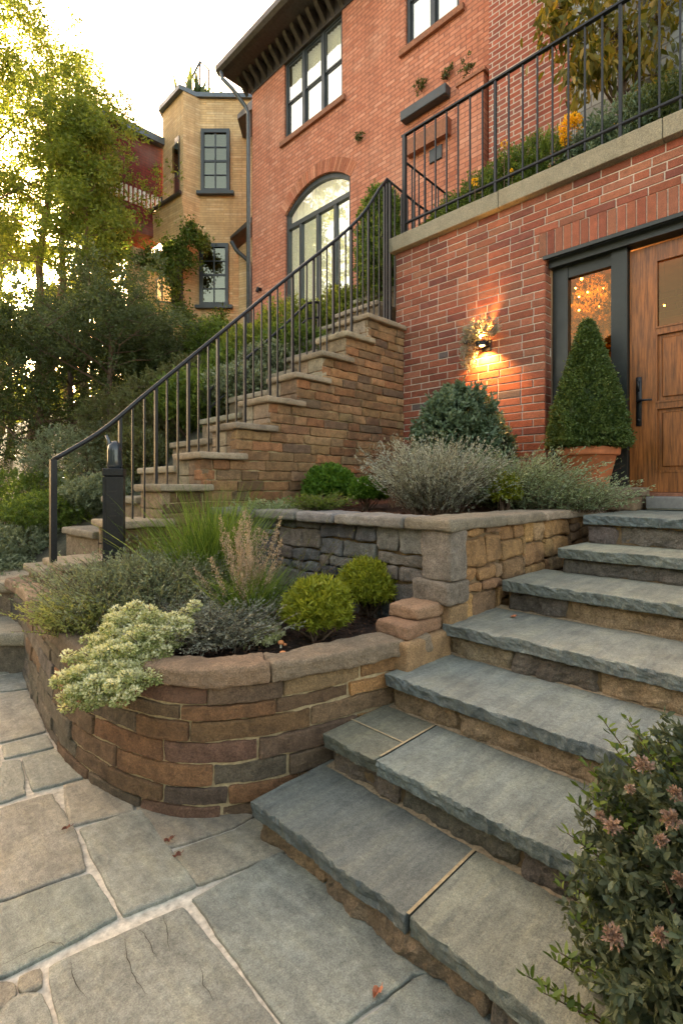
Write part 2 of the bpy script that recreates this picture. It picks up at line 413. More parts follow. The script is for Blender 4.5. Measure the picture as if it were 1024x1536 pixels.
# ---------------------------------------------------------------- foliage
def nrm(a): return a/np.maximum(np.linalg.norm(a,axis=1,keepdims=True),1e-9)
def raw_mesh(name, V, k, mat, parent, rnd):
    n=len(V)//k; me=bpy.data.meshes.new(name)
    me.vertices.add(len(V)); me.vertices.foreach_set('co',V.astype('f').ravel())
    me.loops.add(len(V)); me.loops.foreach_set('vertex_index',np.arange(len(V),dtype='i'))
    me.polygons.add(n); me.polygons.foreach_set('loop_start',np.arange(0,n*k,k,dtype='i'))
    try: me.polygons.foreach_set('loop_total',np.full(n,k,dtype='i'))
    except Exception: pass
    a=me.attributes.new('rnd','FLOAT','POINT'); a.data.foreach_set('value',np.repeat(rnd,k).astype('f'))
    me.update(calc_edges=True)
    return link(name, me, mat, parent)
def leaves(name,P,D,L,W,mat,parent,rng,rnd=None,fold=.25,hexa=False,droop=.0):
    n=len(P); D=nrm(D)
    L=np.broadcast_to(np.asarray(L,float),(n,)).reshape(-1,1)*rng.uniform(.7,1.3,(n,1)); W=np.broadcast_to(np.asarray(W,float),(n,)).reshape(-1,1)*rng.uniform(.75,1.25,(n,1))
    S=nrm(np.cross(D,rng.normal(size=(n,3)))); N=np.cross(S,D)
    dr=np.array([[0,0,-1.]])*droop*L
    if hexa:
        V=np.stack([P,P+.3*L*D+.42*W*S+fold*W*N,P+.68*L*D+.40*W*S+fold*W*N+dr*.5,P+L*D+dr,P+.68*L*D-.40*W*S+fold*W*N+dr*.5,P+.3*L*D-.42*W*S+fold*W*N],1).reshape(-1,3); k=6
    else:
        V=np.stack([P,P+.45*L*D+.5*W*S+fold*W*N,P+L*D+dr,P+.45*L*D-.5*W*S+fold*W*N],1).reshape(-1,3); k=4
    if rnd is None: rnd=rng.uniform(0,1,n)
    return raw_mesh(name,V,k,mat,parent,rnd)
def twigs(rng, c, R, M, K, twl, up=.3, lump=.22, nl=9, inner=.15, half=False, jitter=.35, shell=(.82,1.03)):
    """returns leaf points and directions for a bush"""
    d=nrm(rng.normal(size=(M,3)))
    if half: d[:,2]=np.abs(d[:,2])*1.0-.12; d=nrm(d)
    lc=nrm(rng.normal(size=(nl,3))); la=rng.uniform(-1,1,nl)
    rr=1+lump*(np.exp(4*(d@lc.T-1))@la)+rng.normal(0,.03,M)
    sh=rng.uniform(shell[0],shell[1],M); ins=rng.random(M)<inner; sh[ins]=rng.uniform(.35,.8,ins.sum())
    tip=np.asarray(c)+d*np.asarray(R)*(rr*sh)[:,None]
    td=nrm(d*np.array([1,1,.8])+np.array([0,0,up])+rng.normal(0,jitter,(M,3)))
    s=rng.uniform(0,1,(M,K,1)); 
    P=tip[:,None,:]-td[:,None,:]*s*twl
    D=td[:,None,:]*.7+rng.normal(0,.55,(M,K,3))
    tr=rng.uniform(0,1,M)
    rn=np.clip(tr[:,None]*.55+(1-s[:,:,0])*.25+rng.uniform(0,.25,(M,K)),0,1)
    return P.reshape(-1,3),D.reshape(-1,3),rn.reshape(-1),tip
def stems(mb, base, tips, rng, n, r0=.008, spread=.03, seg=4):
    idx=rng.choice(len(tips),min(n,len(tips)),replace=False)
    for i in idx:
        t=Vector(tips[i]); b=Vector(base)+Vector((rng.normal(0,spread),rng.normal(0,spread),0))
        m=b.lerp(t,.5)+Vector((rng.normal(0,.03),rng.normal(0,.03),-.02))*(t-b).length*2
        mb.tube([b,b.lerp(m,.5)*.5+m.lerp(b,.5)*.5,m,t],[r0,r0*.8,r0*.6,r0*.2],seg,cap=False)
def bush(name,label,cat,base,c,R,M,K,leaf,mat,seed,twl=.08,up=.3,lump=.22,half=False,inner=.18,group=None,nstem=16,stemr=.006,hexa=False,jitter=.35,shell=(.82,1.03),bark='bark',fol='foliage'):
    rng=np.random.default_rng(seed)
    t=thing(name,label,cat,base,group)
    P,D,rn,tips=twigs(rng,c,R,M,K,twl,up,lump,9,inner,half,jitter,shell)
    leaves(fol,P,D,leaf[0],leaf[1],mat,t,rng,rn,hexa=hexa)
    mb=MB(); stems(mb,base,tips,rng,nstem,stemr); mb.build('stem',MAT[bark],t,recalc=False)
    return t
def wisps(name,label,cat,base,nst,length,spread,K,leaf,mat,seed,curve=.25,up=1.0,group=None,upper=.25,stemr=.0016,basr=.05,stemmat='bark',dirbias=(0,0,0)):
    """many thin upright stems clothed in tiny leaves"""
    rng=np.random.default_rng(seed); t=thing(name,label,cat,base,group)
    b=np.asarray(base)+np.c_[rng.normal(0,basr,(nst,2)),np.zeros(nst)]
    d=nrm(np.c_[rng.normal(0,spread,(nst,2)),np.full(nst,up)]+np.asarray(dirbias)); 
    Ls=length*rng.uniform(.55,1.05,nst)
    side=nrm(np.c_[d[:,:2],np.full(nst,-.2)+rng.normal(0,.1,nst)])
    def pos(s): return b[:,None,:]+d[:,None,:]*(Ls[:,None]*s)[:,:,None]+side[:,None,:]*(curve*Ls[:,None]*s**2)[:,:,None]
    s=rng.uniform(upper,1,(nst,K)); P=pos(s)
    D=(d[:,None,:]+side[:,None,:]*(2*curve*s)[:,:,None])+rng.normal(0,.5,P.shape)
    rn=np.clip(rng.uniform(0,.6,nst)[:,None]+.4*s*rng.uniform(.3,1,(nst,K)),0,1)
    leaves('foliage',P.reshape(-1,3),D.reshape(-1,3),leaf[0],leaf[1],mat,t,rng,rn.reshape(-1))
    # stems as thin three-sided strips
    q=np.linspace(0,1,6)[None,:].repeat(nst,0); Q=pos(q)
    w=nrm(np.cross(d,rng.normal(size=(nst,3))))[:,None,:]*stemr*np.linspace(1.3,.5,6)[None,:,None]
    A=Q-w; B=Q+w
    V=np.stack([A[:,:-1],B[:,:-1],B[:,1:],A[:,1:]],2).reshape(-1,3)
    raw_mesh('stem',V,4,M[stemmat],t,np.full(len(V)//4,.5))
    return t
def blades(rng,base,n,length,spread,width,curve,basr,mat,parent,name='blades',seg=7,dirbias=(0,0,0)):
    b=np.asarray(base)+np.c_[rng.normal(0,basr,(n,2)),np.zeros(n)]
    d=nrm(np.c_[rng.normal(0,spread,(n,2)),np.ones(n)]+np.asarray(dirbias)); Ls=length*rng.uniform(.5,1.05,n)
    side=nrm(np.c_[d[:,:2]+rng.normal(0,.05,(n,2)),np.full(n,-.45)])
    q=np.linspace(0,1,seg)[None,:].repeat(n,0)
    Q=b[:,None,:]+d[:,None,:]*(Ls[:,None]*q)[:,:,None]+side[:,None,:]*((curve*rng.uniform(.5,1.5,n)*Ls)[:,None]*q**2.2)[:,:,None]
    w=nrm(np.cross(d,rng.normal(size=(n,3))))[:,None,:]*width*(1-q**1.6)[:,:,None]
    A=Q-w; B=Q+w
    V=np.stack([A[:,:-1],B[:,:-1],B[:,1:],A[:,1:]],2).reshape(-1,3)
    raw_mesh(name,V,4,mat,parent,np.repeat(rng.uniform(0,1,n),seg-1))
    return Q
def tree(name,label,base,height,trunk_r,nl,spread,leafn,leaf,mat,seed,crown0=.3,group=None,lean=(0,0),cl=.55,bark='bark',sub=5,shape=1.0,forks=1,cat='tree'):
    rng=np.random.default_rng(seed); R=random.Random(seed); t=thing(name,label,cat,base,group)
    b=Vector(base); mt=MB(); ml=MB(); C=[]
    for f in range(forks):
        fl=Vector(((R.uniform(-.12,.12) if forks>1 else 0)+lean[0],(R.uniform(-.12,.12) if forks>1 else 0)+lean[1],1))
        hh=height*(1-.12*f)
        pts=[b+Vector((f*.15,0,0))+fl*hh*k/9+Vector((R.uniform(-1,1),R.uniform(-1,1),0))*height*.008*(k>0) for k in range(10)]
        mt.tube(pts,[trunk_r*(1-.88*k/9)*(1.35 if k==0 else 1) for k in range(10)],9)
        for i in range(nl):
            u=crown0+(1-crown0)*(i+R.random())/nl; 
            k=min(8,int(u*9)); p0=pts[k].lerp(pts[k+1],u*9-k)
            an=i*2.4+R.uniform(-.4,.4); pr=math.sin(min(1,(u-crown0)/(1-crown0)*.75+.28)*math.pi)**.8
            ln=spread*(.35+.65*pr)*R.uniform(.75,1.15)*shape
            dr=Vector((math.cos(an),math.sin(an),R.uniform(.15,.65)))
            lp=[p0+dr*ln*q+Vector((R.uniform(-1,1),R.uniform(-1,1),R.uniform(-.5,1)))*ln*.06*(q>0) for q in (0,.25,.5,.75,1)]
            lr=trunk_r*(1-u*.8)*.38
            ml.tube(lp,[lr,lr*.8,lr*.6,lr*.4,lr*.15],6,cap=False)
            for j in range(sub):
                q=R.uniform(.3,1); s0=lp[min(3,int(q*4))].lerp(lp[min(3,int(q*4))+1],q*4%1 if q<1 else 0)
                e=s0+Vector((R.uniform(-1,1),R.uniform(-1,1),R.uniform(-.4,.9)))*ln*.38
                ml.tube([s0,s0.lerp(e,.5)+Vector((0,0,.03*ln)),e],[lr*.35,lr*.22,lr*.08],4,cap=False)
                C.append(e)
            C.append(lp[-1])
        C.append(pts[-1])
    mt.build('trunk',M[bark],t,smooth=True,recalc=False); ml.build('limbs',M[bark],t,recalc=False)
    C=np.array([tuple(c) for c in C]); n=leafn
    ci=rng.integers(0,len(C),n); # twig-level clumps
    tw=rng.normal(0,1,(len(C)*14,3)); tw=nrm(tw)*rng.uniform(.2,1,(len(tw),1))**.6*cl*np.array([1,1,.7])
    ti=ci*14+rng.integers(0,14,n)
    P=C[ci]+tw[ti]+rng.normal(0,cl*.13,(n,3))
    D=nrm(tw[ti])*.5+rng.normal(0,.6,(n,3))+np.array([0,0,-.1])
    rn=np.clip(rng.uniform(0,1,len(tw))[ti]*.6+rng.uniform(0,.4,n),0,1)
    leaves('crown',P,D,leaf[0],leaf[1],mat,t,rng,rn)
    return t

M['L_yellowsage']=leaf_mat('yellow green feathery leaf',[(.14,.18,.05),(.24,.28,.09),(.36,.39,.14),(.5,.5,.22)],.35)
M['crack']=plain('fissure',(.05,.045,.035),.9,0,30,.2,0)
M['sand']=plain('joint sand',(.36,.27,.17),.95,0,90,.35,.004)
M['glow_curtain']=None
m,nt,b=newmat('self glowing cream curtain'); b.inputs['Base Color'].default_value=(.7,.64,.5,1); b.inputs['Emission Color'].default_value=(1,.92,.72,1); b.inputs['Emission Strength'].default_value=.07; b.inputs['Roughness'].default_value=.9; M['glow_curtain']=m  # glow put into the cloth to brighten the panes, no lamp behind

M['L_ever']=leaf_mat('grey green needle leaf',[(.035,.055,.022),(.065,.09,.036),(.105,.135,.055),(.17,.2,.085)],.4)
# ================================================================ SETTING
BLUE=[(.225,.235,.21),(.18,.20,.195),(.25,.25,.215),(.20,.215,.21)]
# ground
g=MB(); g.box(-150,220,-150,220,-.6,-.03,col=(.10,.10,.06)); o=g.build('ground',M['grasssoil']); props(o,kind='structure')
def hill(U,V):
    a=min(max((U-.75)/5.2,0),1); a=a*a*(3-2*a)*.35+a*.65
    z=.25+a*4.0
    if U>8: z+=(U-8)*.02
    z*=min(1,max(0,(U+1.5)/2.2))
    if U<2.5: z+=.9*min(1,max(0,(V-7)/9))*min(1,max(0,(U+6)/4))
    return z+.12*noise.noise(Vector((U*.5,V*.5,0)))
mb=MB(); vs=[];fs=[]
us=[-8,-5,-3,-2,-1.5,-1,-.5,0,.4,.8]+[1+.35*i for i in range(22)]+[9+1.5*i for i in range(30)]
vv=[4.98,5.0]+[5.3+.4*i for i in range(18)]+[13+2*i for i in range(30)]
for i,u in enumerate(us):
    for j,v in enumerate(vv): vs.append((u,v,-.2 if j==0 else hill(u,v)))
for i in range(len(us)-1):
    for j in range(len(vv)-1): n=len(vv); fs.append((i*n+j,(i+1)*n+j,(i+1)*n+j+1,i*n+j+1))
mb.add(vs,fs,(.07,.065,.04)); o=mb.build('hillside',M['grasssoil'],smooth=True); props(o,kind='structure')
# patio: mortar bed and flagstones
pm=MB(); pm.box(-9,1.2,-5,12,-.028,-.004); o=pm.build('patio',M['mortar_pat']); props(o,kind='structure')
FL=[ # polygons traced on the ground plane from the photograph's paving
 ([(0,1215),(78,1193),(118,1262),(128,1305),(0,1352)],(.255,.235,.195)),
 ([(96,1180),(150,1168),(190,1185),(200,1218),(106,1240)],(.29,.26,.21)),
 ([(0,1360),(135,1313),(174,1378),(0,1468)],(.235,.25,.215)),
 ([(120,1247),(212,1216),(293,1330),(186,1374)],(.275,.275,.235)),
 ([(205,1212),(262,1210),(378,1225),(345,1244),(250,1273)],(.30,.255,.20)),
 ([(262,1280),(350,1248),(385,1228),(436,1275),(298,1328)],(.30,.27,.21)),
 ([(75,1453),(273,1364),(411,1536),(455,1600),(120,1600),(95,1560)],(.25,.25,.215)),
 ([(289,1352),(421,1281),(530,1350),(652,1462),(618,1464),(505,1548),(440,1552)],(.235,.245,.215)),
 ([(515,1560),(632,1466),(665,1466),(790,1560),(860,1640),(600,1690)],(.22,.235,.21)),
 ([(3,1145),(30,1142),(38,1192),(0,1205)],(.25,.255,.22)),
 ([(35,1140),(82,1126),(124,1168),(50,1187)],(.26,.265,.23)),
 ([(4,1120),(68,1104),(80,1122),(8,1138)],(.27,.27,.23)),
 ([(-120,1130),(-4,1124),(-2,1200),(-140,1235)],(.25,.25,.22)),
 ([(-160,1245),(-5,1216),(-5,1352),(-200,1420)],(.28,.25,.2)),
 ([(0,1042),(55,1036),(68,1098),(0,1115)],(.30,.28,.235)),
 ([(-90,1046),(-5,1042),(-5,1116),(-120,1124)],(.28,.275,.23)),
 ([(0,1015),(50,1008),(54,1032),(0,1038)],(.27,.27,.24)),
 ([(-70,1018),(-4,1014),(-4,1037),(-80,1042)],(.29,.27,.23)),
 ([(0,990),(46,985),(50,1004),(0,1011)],(.28,.275,.24)),
 ([(-60,995),(-4,990),(-4,1010),(-66,1014)],(.27,.26,.23)),
 ([(30,1470),(58,1458),(62,1480),(34,1492)],(.27,.235,.18)),
 ([(-10,1480),(18,1478),(22,1498),(6,1514),(-12,1512)],(.26,.23,.18)),
 ([(2,1518),(30,1496),(62,1496),(76,1545),(60,1600),(-10,1600)],(.25,.25,.215)),
 ([(-220,1440),(-16,1370),(-16,1590),(-120,1660)],(.26,.25,.21)),
 ([(480,1570),(590,1700),(640,1900),(200,1900),(140,1610)],(.25,.24,.2)),
]
fm=MB(); rnd=random.Random(3)
FLW=[]; r9=random.Random(19)
for (d0,d1,f) in ((.3,1.05,1.5),(1.07,1.6,1.06),(1.62,2.25,1.06),(2.27,2.9,1.0),(2.92,3.5,.87),(3.52,4.2,.80),(4.22,5.1,.75),(5.12,6.2,.72)):
    a0,a1=-f*d0-.02,-f*d1-.02; x=0
    while x<3.2:
        w_=r9.uniform(.45,.95); FLW.append(([rd(a0-x,d0),rd(a1-x,d1),rd(a1-x-w_+.03,d1),rd(a0-x-w_+.03,d0)],pick([(.25,.255,.22),(.29,.27,.22),(.27,.24,.19),(.235,.25,.215)],r9,.05))); x+=w_
for k,(pl,c) in enumerate(FL+FLW):
    P=[gnd(x,y) for x,y in pl] if k<len(FL) else pl; ctr=sum(P,Vector())/len(P)
    # resample edges with wobble, rounded corners
    ring=[]
    for a,b in zip(P,P[1:]+P[:1]):
        n=max(3,int((b-a).length/.015)); t=(b-a).normalized(); nn=Vector((t.y,-t.x,0))
        for i in range(n):
            q=i/n; p=a.lerp(b,q); wob=.006*noise.noise(Vector((p.x*9,p.y*9,k)))+.003*noise.noise(Vector((p.x*30,p.y*30,k)))
            if i==0: p=p+(ctr-p).normalized()*.004
            ring.append(p+nn*wob)
    n=len(ring); dz=rnd.uniform(0,.003)
    vs=[]; 
    ns=max((p-ctr).length for p in ring); R=[(-.007,-.012),(-.007,.003),(-.0045,.0055),(.006 if ns>.12 else .002,.007)]
    for ins,z in R:
        for p in ring:
            d=(ctr-p); vs.append((p+d.normalized()*ins+Vector((0,0,z+dz))))
    for s in (.35,.7):
        for p in ring: vs.append(p.lerp(ctr,s)+Vector((0,0,.007+dz+.0012*noise.noise(p*7))))
    vs.append(ctr+Vector((0,0,.007+dz)))
    fs=[]
    for r_ in range(5):
        for i in range(n): fs.append((r_*n+i,r_*n+(i+1)%n,(r_+1)*n+(i+1)%n,(r_+1)*n+i))
    for i in range(n): fs.append((5*n+i,5*n+(i+1)%n,6*n))
    fm.add(vs,fs,c)
o=fm.build('flagstone_paving',M['flag']); props(o,kind='structure')
# split cracks in two slabs: thin dark fissures cut as shallow strips
cr=MB()
for line in ([(187,1400),(191,1440),(205,1475),(222,1495)],[(205,1393),(222,1412),(235,1440)],[(0,1452),(40,1432),(72,1416),(92,1418),(100,1424)],[(105,1445),(112,1472),(130,1500)],[(300,1455),(305,1480),(320,1505)],[(245,1375),(250,1400),(255,1430)]):
    pts=[]
    for (a,b) in zip(line,line[1:]):
        for i in range(5):
            q=i/5; p=gnd(a[0]+(b[0]-a[0])*q,a[1]+(b[1]-a[1])*q,.01); p+=Vector((noise.noise(p*40),noise.noise(p*37+Vector((5,5,5))),0))*.006; pts.append(p)
    pts.append(gnd(*line[-1],.01)); n=len(pts); vs=[]
    for i,p in enumerate(pts):
        t=(pts[min(i+1,n-1)]-pts[max(i-1,0)]).normalized(); w=Vector((t.y,-t.x,0))*.0009*(.2+math.sin(math.pi*i/(n-1)))*(1+.6*noise.noise(p*60))
        vs+=[p+w+Vector((0,0,.0035)),p-w+Vector((0,0,.0035))]
    cr.add(vs,[(2*i,2*i+1,2*i+3,2*i+2) for i in range(n-1)],(.03,.025,.02))
o=cr.build('paving_cracks',M['crack']); props(o,kind='structure')

# curved planter wall ---------------------------------------------------------
PW=Path([(2.10,1.47,0),(1.75,1.56,0),(1.42,1.64,0),(1.15,1.76,0),(.96,1.95,0),(.845,2.28,0),(.80,2.66,0),(.82,3.05,0),(.87,3.5,0),(.93,3.95,0),(.98,4.35,0),(1.0,4.8,0)])
def frame_curve(s,t,z):
    p,T=PW.at(s); n=Vector((T.y,-T.x,0))     # inward normal
    lean=.03*z
    return Vector((p.x,p.y,0))+n*(t+lean)*(-1 if False else 1)+Vector((0,0,z))
pp,TT=PW.at(1.5); ctr=Vector((1.7,2.8,0)); sgn=1 if (ctr-pp).dot(Vector((TT.y,-TT.x,0)))>0 else -1
def frame_curve(s,t,z):
    p,T=PW.at(s); n=Vector((T.y,-T.x,0))*sgn
    return Vector((p.x,p.y,z))+n*(t+.03*z)
BROWN=[(.19,.12,.07),(.24,.14,.072),(.20,.14,.09),(.27,.14,.07),(.15,.11,.08),(.21,.12,.08),(.35,.18,.065),(.16,.13,.095)]
GREYB=[(.15,.13,.10),(.18,.15,.115),(.13,.115,.10),(.16,.135,.10)]
OCH=[(.33,.19,.085),(.28,.16,.08),(.38,.22,.09),(.25,.15,.085),(.30,.2,.11)]
def curvecol(s,z,r):
    if s<.75: return pick(OCH+BROWN[:3],r)
    if s>2.1: return pick(GREYB+BROWN[:1],r)
    return pick(BROWN,r)
pw=thing('planter_wall','curved low planter wall of brown sandstone with rounded coping, beside the bottom steps','planter wall',(1,2.2,0))
zr=[0,.05,.125,.215,.305,.39,.455,.53]
mb=MB(); coursed(mb,frame_curve,PW.L,list(zip(zr,zr[1:])),(.22,.46),BROWN,11,depth=.16,gap=.0085,cell=.014,r=.006,amp=.008,colf=curvecol)
mb.build('stonework',M['rub'],pw)
mb=MB(); n=120
for t0,t1,z0,z1 in ((.016,.13,-.01,.535),):
    vs=[];fs=[]
    for i in range(n+1):
        s=PW.L*i/n
        for (t,z) in ((t0,z0),(t0,z1),(t1,z1),(t1,z0)): vs.append(frame_curve(s,t,z))
    for i in range(n):
        for k in range(4): fs.append((i*4+k,i*4+(k+1)%4,(i+1)*4+(k+1)%4,(i+1)*4+k))
    mb.add(vs,fs)
mb.build('mortar_core',M['mortar'],pw)
mb=MB(); rnd=random.Random(5); s=0
while s<PW.L-.05:
    l=rnd.uniform(.6,1.0); e=min(PW.L,s+l); 
    if PW.L-e<.2: e=PW.L
    wv=lambda s_: .022*noise.noise(Vector((s_*3.1,7,0)))
    zt=.612; c=pick([(.23,.165,.105),(.26,.18,.11),(.22,.165,.11),(.25,.19,.13)],rnd)
    xf=lambda p,s=s: frame_curve(s+.003+p.y,-.028+p.x+wv(s+p.y),.528+p.z*(1+.12*noise.noise(Vector(((s+p.y)*4,1,1)))))
    rock(mb,.165,e-s-.004,.082,xf,.016,.018,.013,9,c,seed=rnd.uniform(0,40)); s=e
mb.build('coping',M['cap'],pw)
# stepped end stones by the steps
mb=MB()
for (u,v,lu,lv,z,h,c) in ((1.98,1.455,.30,.22,.30,.15,(.32,.19,.10)),(1.90,1.465,.38,.22,.45,.15,(.36,.22,.11)),(1.93,1.49,.30,.2,.60,.075,(.30,.17,.10)),(2.02,1.485,.26,.2,.675,.07,(.33,.20,.12))):
    rock(mb,lu,lv,h,lambda p: Vector((u+p.x,v+p.y,z+p.z)),.02,.02,.008,8,c,seed=u*9)
mb.build('end_stone',M['cap'],pw)

# front steps -----------------------------------------------------------------
ST=[ # nosing U, top z, left end V, right end V
 (1.11,.155,1.60,.30),(1.44,.31,1.56,.28),(1.80,.472,1.53,.10),(2.22,.637,1.49,-1.6),(2.68,.81,1.40,-1.6),(3.15,.963,1.28,-1.6),(3.55,1.15,1.27,-1.6)]
fs_=thing('front_steps','broad bluestone steps with rough stone risers climbing to the wooden door','steps',(2.2,0,0))
rnd=random.Random(21)
RIS=[(.29,.22,.15),(.20,.17,.135),(.34,.25,.155),(.18,.16,.135),(.26,.22,.18),(.36,.26,.155),(.16,.14,.125)]
prevz=0
for k,(U,zt,vl,vr) in enumerate(ST):
    dep=(ST[k+1][0]-U+.1) if k<6 else 1.3
    th=.058 if k<3 else .062
    sp=[(vl,vr)]
    if k==0: sp=[(vl,.87),(.862,vr)]
    if k==1: sp=[(vl,1.27),(1.264,vr)]
    for i,(a,b) in enumerate(sp):
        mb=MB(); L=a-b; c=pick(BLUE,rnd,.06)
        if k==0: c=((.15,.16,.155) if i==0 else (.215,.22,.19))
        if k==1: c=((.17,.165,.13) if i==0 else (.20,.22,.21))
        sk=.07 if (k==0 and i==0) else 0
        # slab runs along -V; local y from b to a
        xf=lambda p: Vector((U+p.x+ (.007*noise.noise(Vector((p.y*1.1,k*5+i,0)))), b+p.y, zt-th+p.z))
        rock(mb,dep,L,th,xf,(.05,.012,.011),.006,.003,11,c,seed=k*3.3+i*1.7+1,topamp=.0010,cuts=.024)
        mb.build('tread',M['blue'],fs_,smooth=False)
    # risers
    mb=MB(); z0=prevz-.01; fr=lambda s,t,z: Vector((U+.045+t,vl-.01-s,z))
    coursed(mb,fr,vl-vr-.02,[(z0,zt-th+.002)],(.26,.46) if k<5 else (.4,.8),RIS,31+k,depth=.12,gap=.018,cell=.014,r=.016,amp=.024)
    mb.build('riser',M['rub'],fs_)
    mb=MB(); mb.box(U+.065,U+.2,vr,vl-.015,max(z0,-.02),zt-th-.002); 
    mb.box(U+.2,4.78,vr+.02,vl-.02,max(-.02,prevz-.05),zt-th-.003)
    mb.build('riser_mortar',M['mortar_dark'],fs_)
    if k in (0,1,2,3):  # sandy joint at foot of the riser
        mb=MB(); U2_=ST[k+1][0]+.05; n=70; vs=[]
        for i in range(n):
            v=vl-.03-(vl-vr-.06)*i/(n-1); w=.012+.011*noise.noise(Vector((v*9,k,0)))+.006*noise.noise(Vector((v*40,k,0)))
            vs+=[(U2_-max(.001,w),v,zt+.0025),(U2_+.05,v,zt+.010)]
        mb.add(vs,[(2*i,2*i+1,2*i+3,2*i+2) for i in range(n-1)]); mb.build('joint_sand',M['sand'],fs_,recalc=False)
    prevz=zt
    if k==3:
        mb=MB(); coursed(mb,lambda s,t,z: Vector((U+.05+t,.08-s,z)),1.66,[(-.02,.13),(.13,.29),(.29,.46)],(.26,.5),RIS,66,depth=.12,gap=.014,cell=.03,r=.018,amp=.014); mb.build('riser',M['rub'],fs_)
        mb=MB(); mb.box(U+.07,U+.3,-1.6,.06,-.02,.45); mb.build('riser_mortar',M['mortar_dark'],fs_)
    if k<3:
        mb=MB(); coursed(mb,lambda s,t,z: Vector((U+.06+s,vr+.01+t,z)),ST[k+1][0]-U+.1,[(-.02,max(.1,zt*.45)),(max(.1,zt*.45),zt-th)],(.2,.4),RIS,67+k,depth=.08,gap=.012,cell=.04,r=.015,amp=.01); mb.build('side_riser',M['rub'],fs_)
# tan grout joints on the second step
mb=MB(); z=.31
def strip(a,b,w,z):
    a=Vector((*a,z));b=Vector((*b,z));t=(b-a).normalized();nn=Vector((t.y,-t.x,0))*w/2
    mb.add([a+nn,a-nn,b-nn,b+nn],[(0,1,2,3)])
p1=gnd(575,1141,z);p2=gnd(682,1096,z);p3=gnd(555,1077,z);p4=gnd(632,1110,z)
strip((p1.x+.01,1.267),(ST[2][0]+.03,1.267),.009,z+.004)
mb.build('grout_joint',M['mortar'],fs_); mb=MB()
strip((1.62,1.27),(1.62,1.56),.007,z+.0042)
mb.build('grout_joint',M['mortar'],fs_); mb=MB()
strip((1.125,.866),(ST[1][0]+.04,.866),.010,.155+.004)
o=mb.build('grout_joint',M['mortar'],fs_)
# landing threshold block and doorstep under the sidelight
mb=MB(); rnd=random.Random(8)
rock(mb,.42,.93,.07,lambda p: Vector((4.42+p.x,1.19+p.y,1.262+p.z)),.025,.014,.006,8,(.24,.18,.12),seed=4)
rock(mb,.40,.91,.115,lambda p: Vector((4.44+p.x,1.20+p.y,1.148+p.z)),.025,.02,.009,8,(.22,.15,.09),seed=5)
mb.build('side_block',M['cap'],fs_,smooth=True)
# upper retaining wall --------------------------------------------------------
rw=thing('retaining_wall','dry stacked stone retaining wall, ochre on its side by the steps and slate grey in front','retaining wall',(2.3,1.6,.5))
rnd=random.Random(41)
def rows(z0,z1,a,b,seed):
    r=random.Random(seed); out=[]; z=z0
    while z<z1-.03:
        h=r.uniform(a,b); 
        if z1-(z+h)<.04: h=z1-z
        out.append((z,z+h)); z+=h
    return out
OCR=[(.42,.25,.115),(.36,.205,.095),(.46,.28,.12),(.33,.20,.11),(.40,.27,.15),(.29,.19,.11)]
SLT=[(.13,.14,.15),(.17,.18,.19),(.20,.20,.195),(.11,.115,.125),(.19,.17,.15)]
mb=MB(); s0=0; k=0; rr_=random.Random(77)
while s0<2.5:
    L_=rr_.uniform(.22,.48); coursed(mb,lambda s,t,z: Vector((2.36+s0+s,1.45+t+.02*noise.noise(Vector(((s0+s)*3,z*3,1))),z+.012*noise.noise(Vector(((s0+s)*5,z*2,k))))),L_,rows(.5,1.115,.05,.17,40+k),(.14,.34),OCR,61+k,depth=.14,gap=.009,cell=.018,r=.018,amp=.014); s0+=L_; k+=1
mb.build('side_stonework',M['rub'],rw)
mb=MB(); s0=0; k=0
while s0<2.15:
    L_=min(rr_.uniform(.3,.6),2.15-s0+.02); coursed(mb,lambda s,t,z: Vector((2.25+t+.02*noise.noise(Vector(((s0+s)*3,z*3,1))),1.62+s0+s,z+.012*noise.noise(Vector(((s0+s)*5,z*2,k))))),L_,rows(.45,1.115,.04,.14,60+k),(.18,.5),SLT,62+k,depth=.14,gap=.010,cell=.02,r=.016,amp=.014); s0+=L_; k+=1
mb.build('front_stonework',M['rub'],rw)
mb=MB(); mb.box(2.28,4.78,1.475,1.62,.3,1.11); mb.box(2.28,2.42,1.5,3.75,.3,1.11); mb.build('mortar_core',M['mortar_dark'],rw)
mb=MB()
rock(mb,.15,.20,.27,lambda p: Vector((2.215+p.x,1.425+p.y,.85+p.z)),.02,.02,.010,8,(.25,.22,.19),seed=3)
rock(mb,.2,.24,.12,lambda p: Vector((2.20+p.x,1.43+p.y,.728+p.z)),.02,.02,.010,8,(.24,.205,.17),seed=7)
rock(mb,.17,.2,.16,lambda p: Vector((2.23+p.x,1.44+p.y,.565+p.z)),.02,.02,.010,8,(.33,.22,.12),seed=9)
mb.build('quoin',M['rub'],rw)
mb=MB(); s=2.19; rnd=random.Random(9)
while s<4.6:
    l=rnd.uniform(.4,.7); 
    if s==2.19: l=.6
    rock(mb,l-.008,.30,.062,lambda p: Vector((s+p.x,1.415+p.y+.012*noise.noise(Vector((s*2+p.x*4,3,3))),1.112+p.z)),.022,.02,.007,7,pick([(.29,.24,.18),(.27,.22,.165),(.31,.25,.19)],rnd),seed=s*3); s+=l
s=1.722
while s<3.72:
    l=min(3.73-s,rnd.uniform(.35,.6))
    rock(mb,.30,l-.008,.064,lambda p: Vector((2.185+p.x,s+p.y,1.11+p.z)),.022,.02,.008,7,pick([(.22,.21,.19),(.25,.22,.18),(.2,.2,.195)],rnd),seed=s*3); s+=l
mb.build('coping',M['cap'],rw)

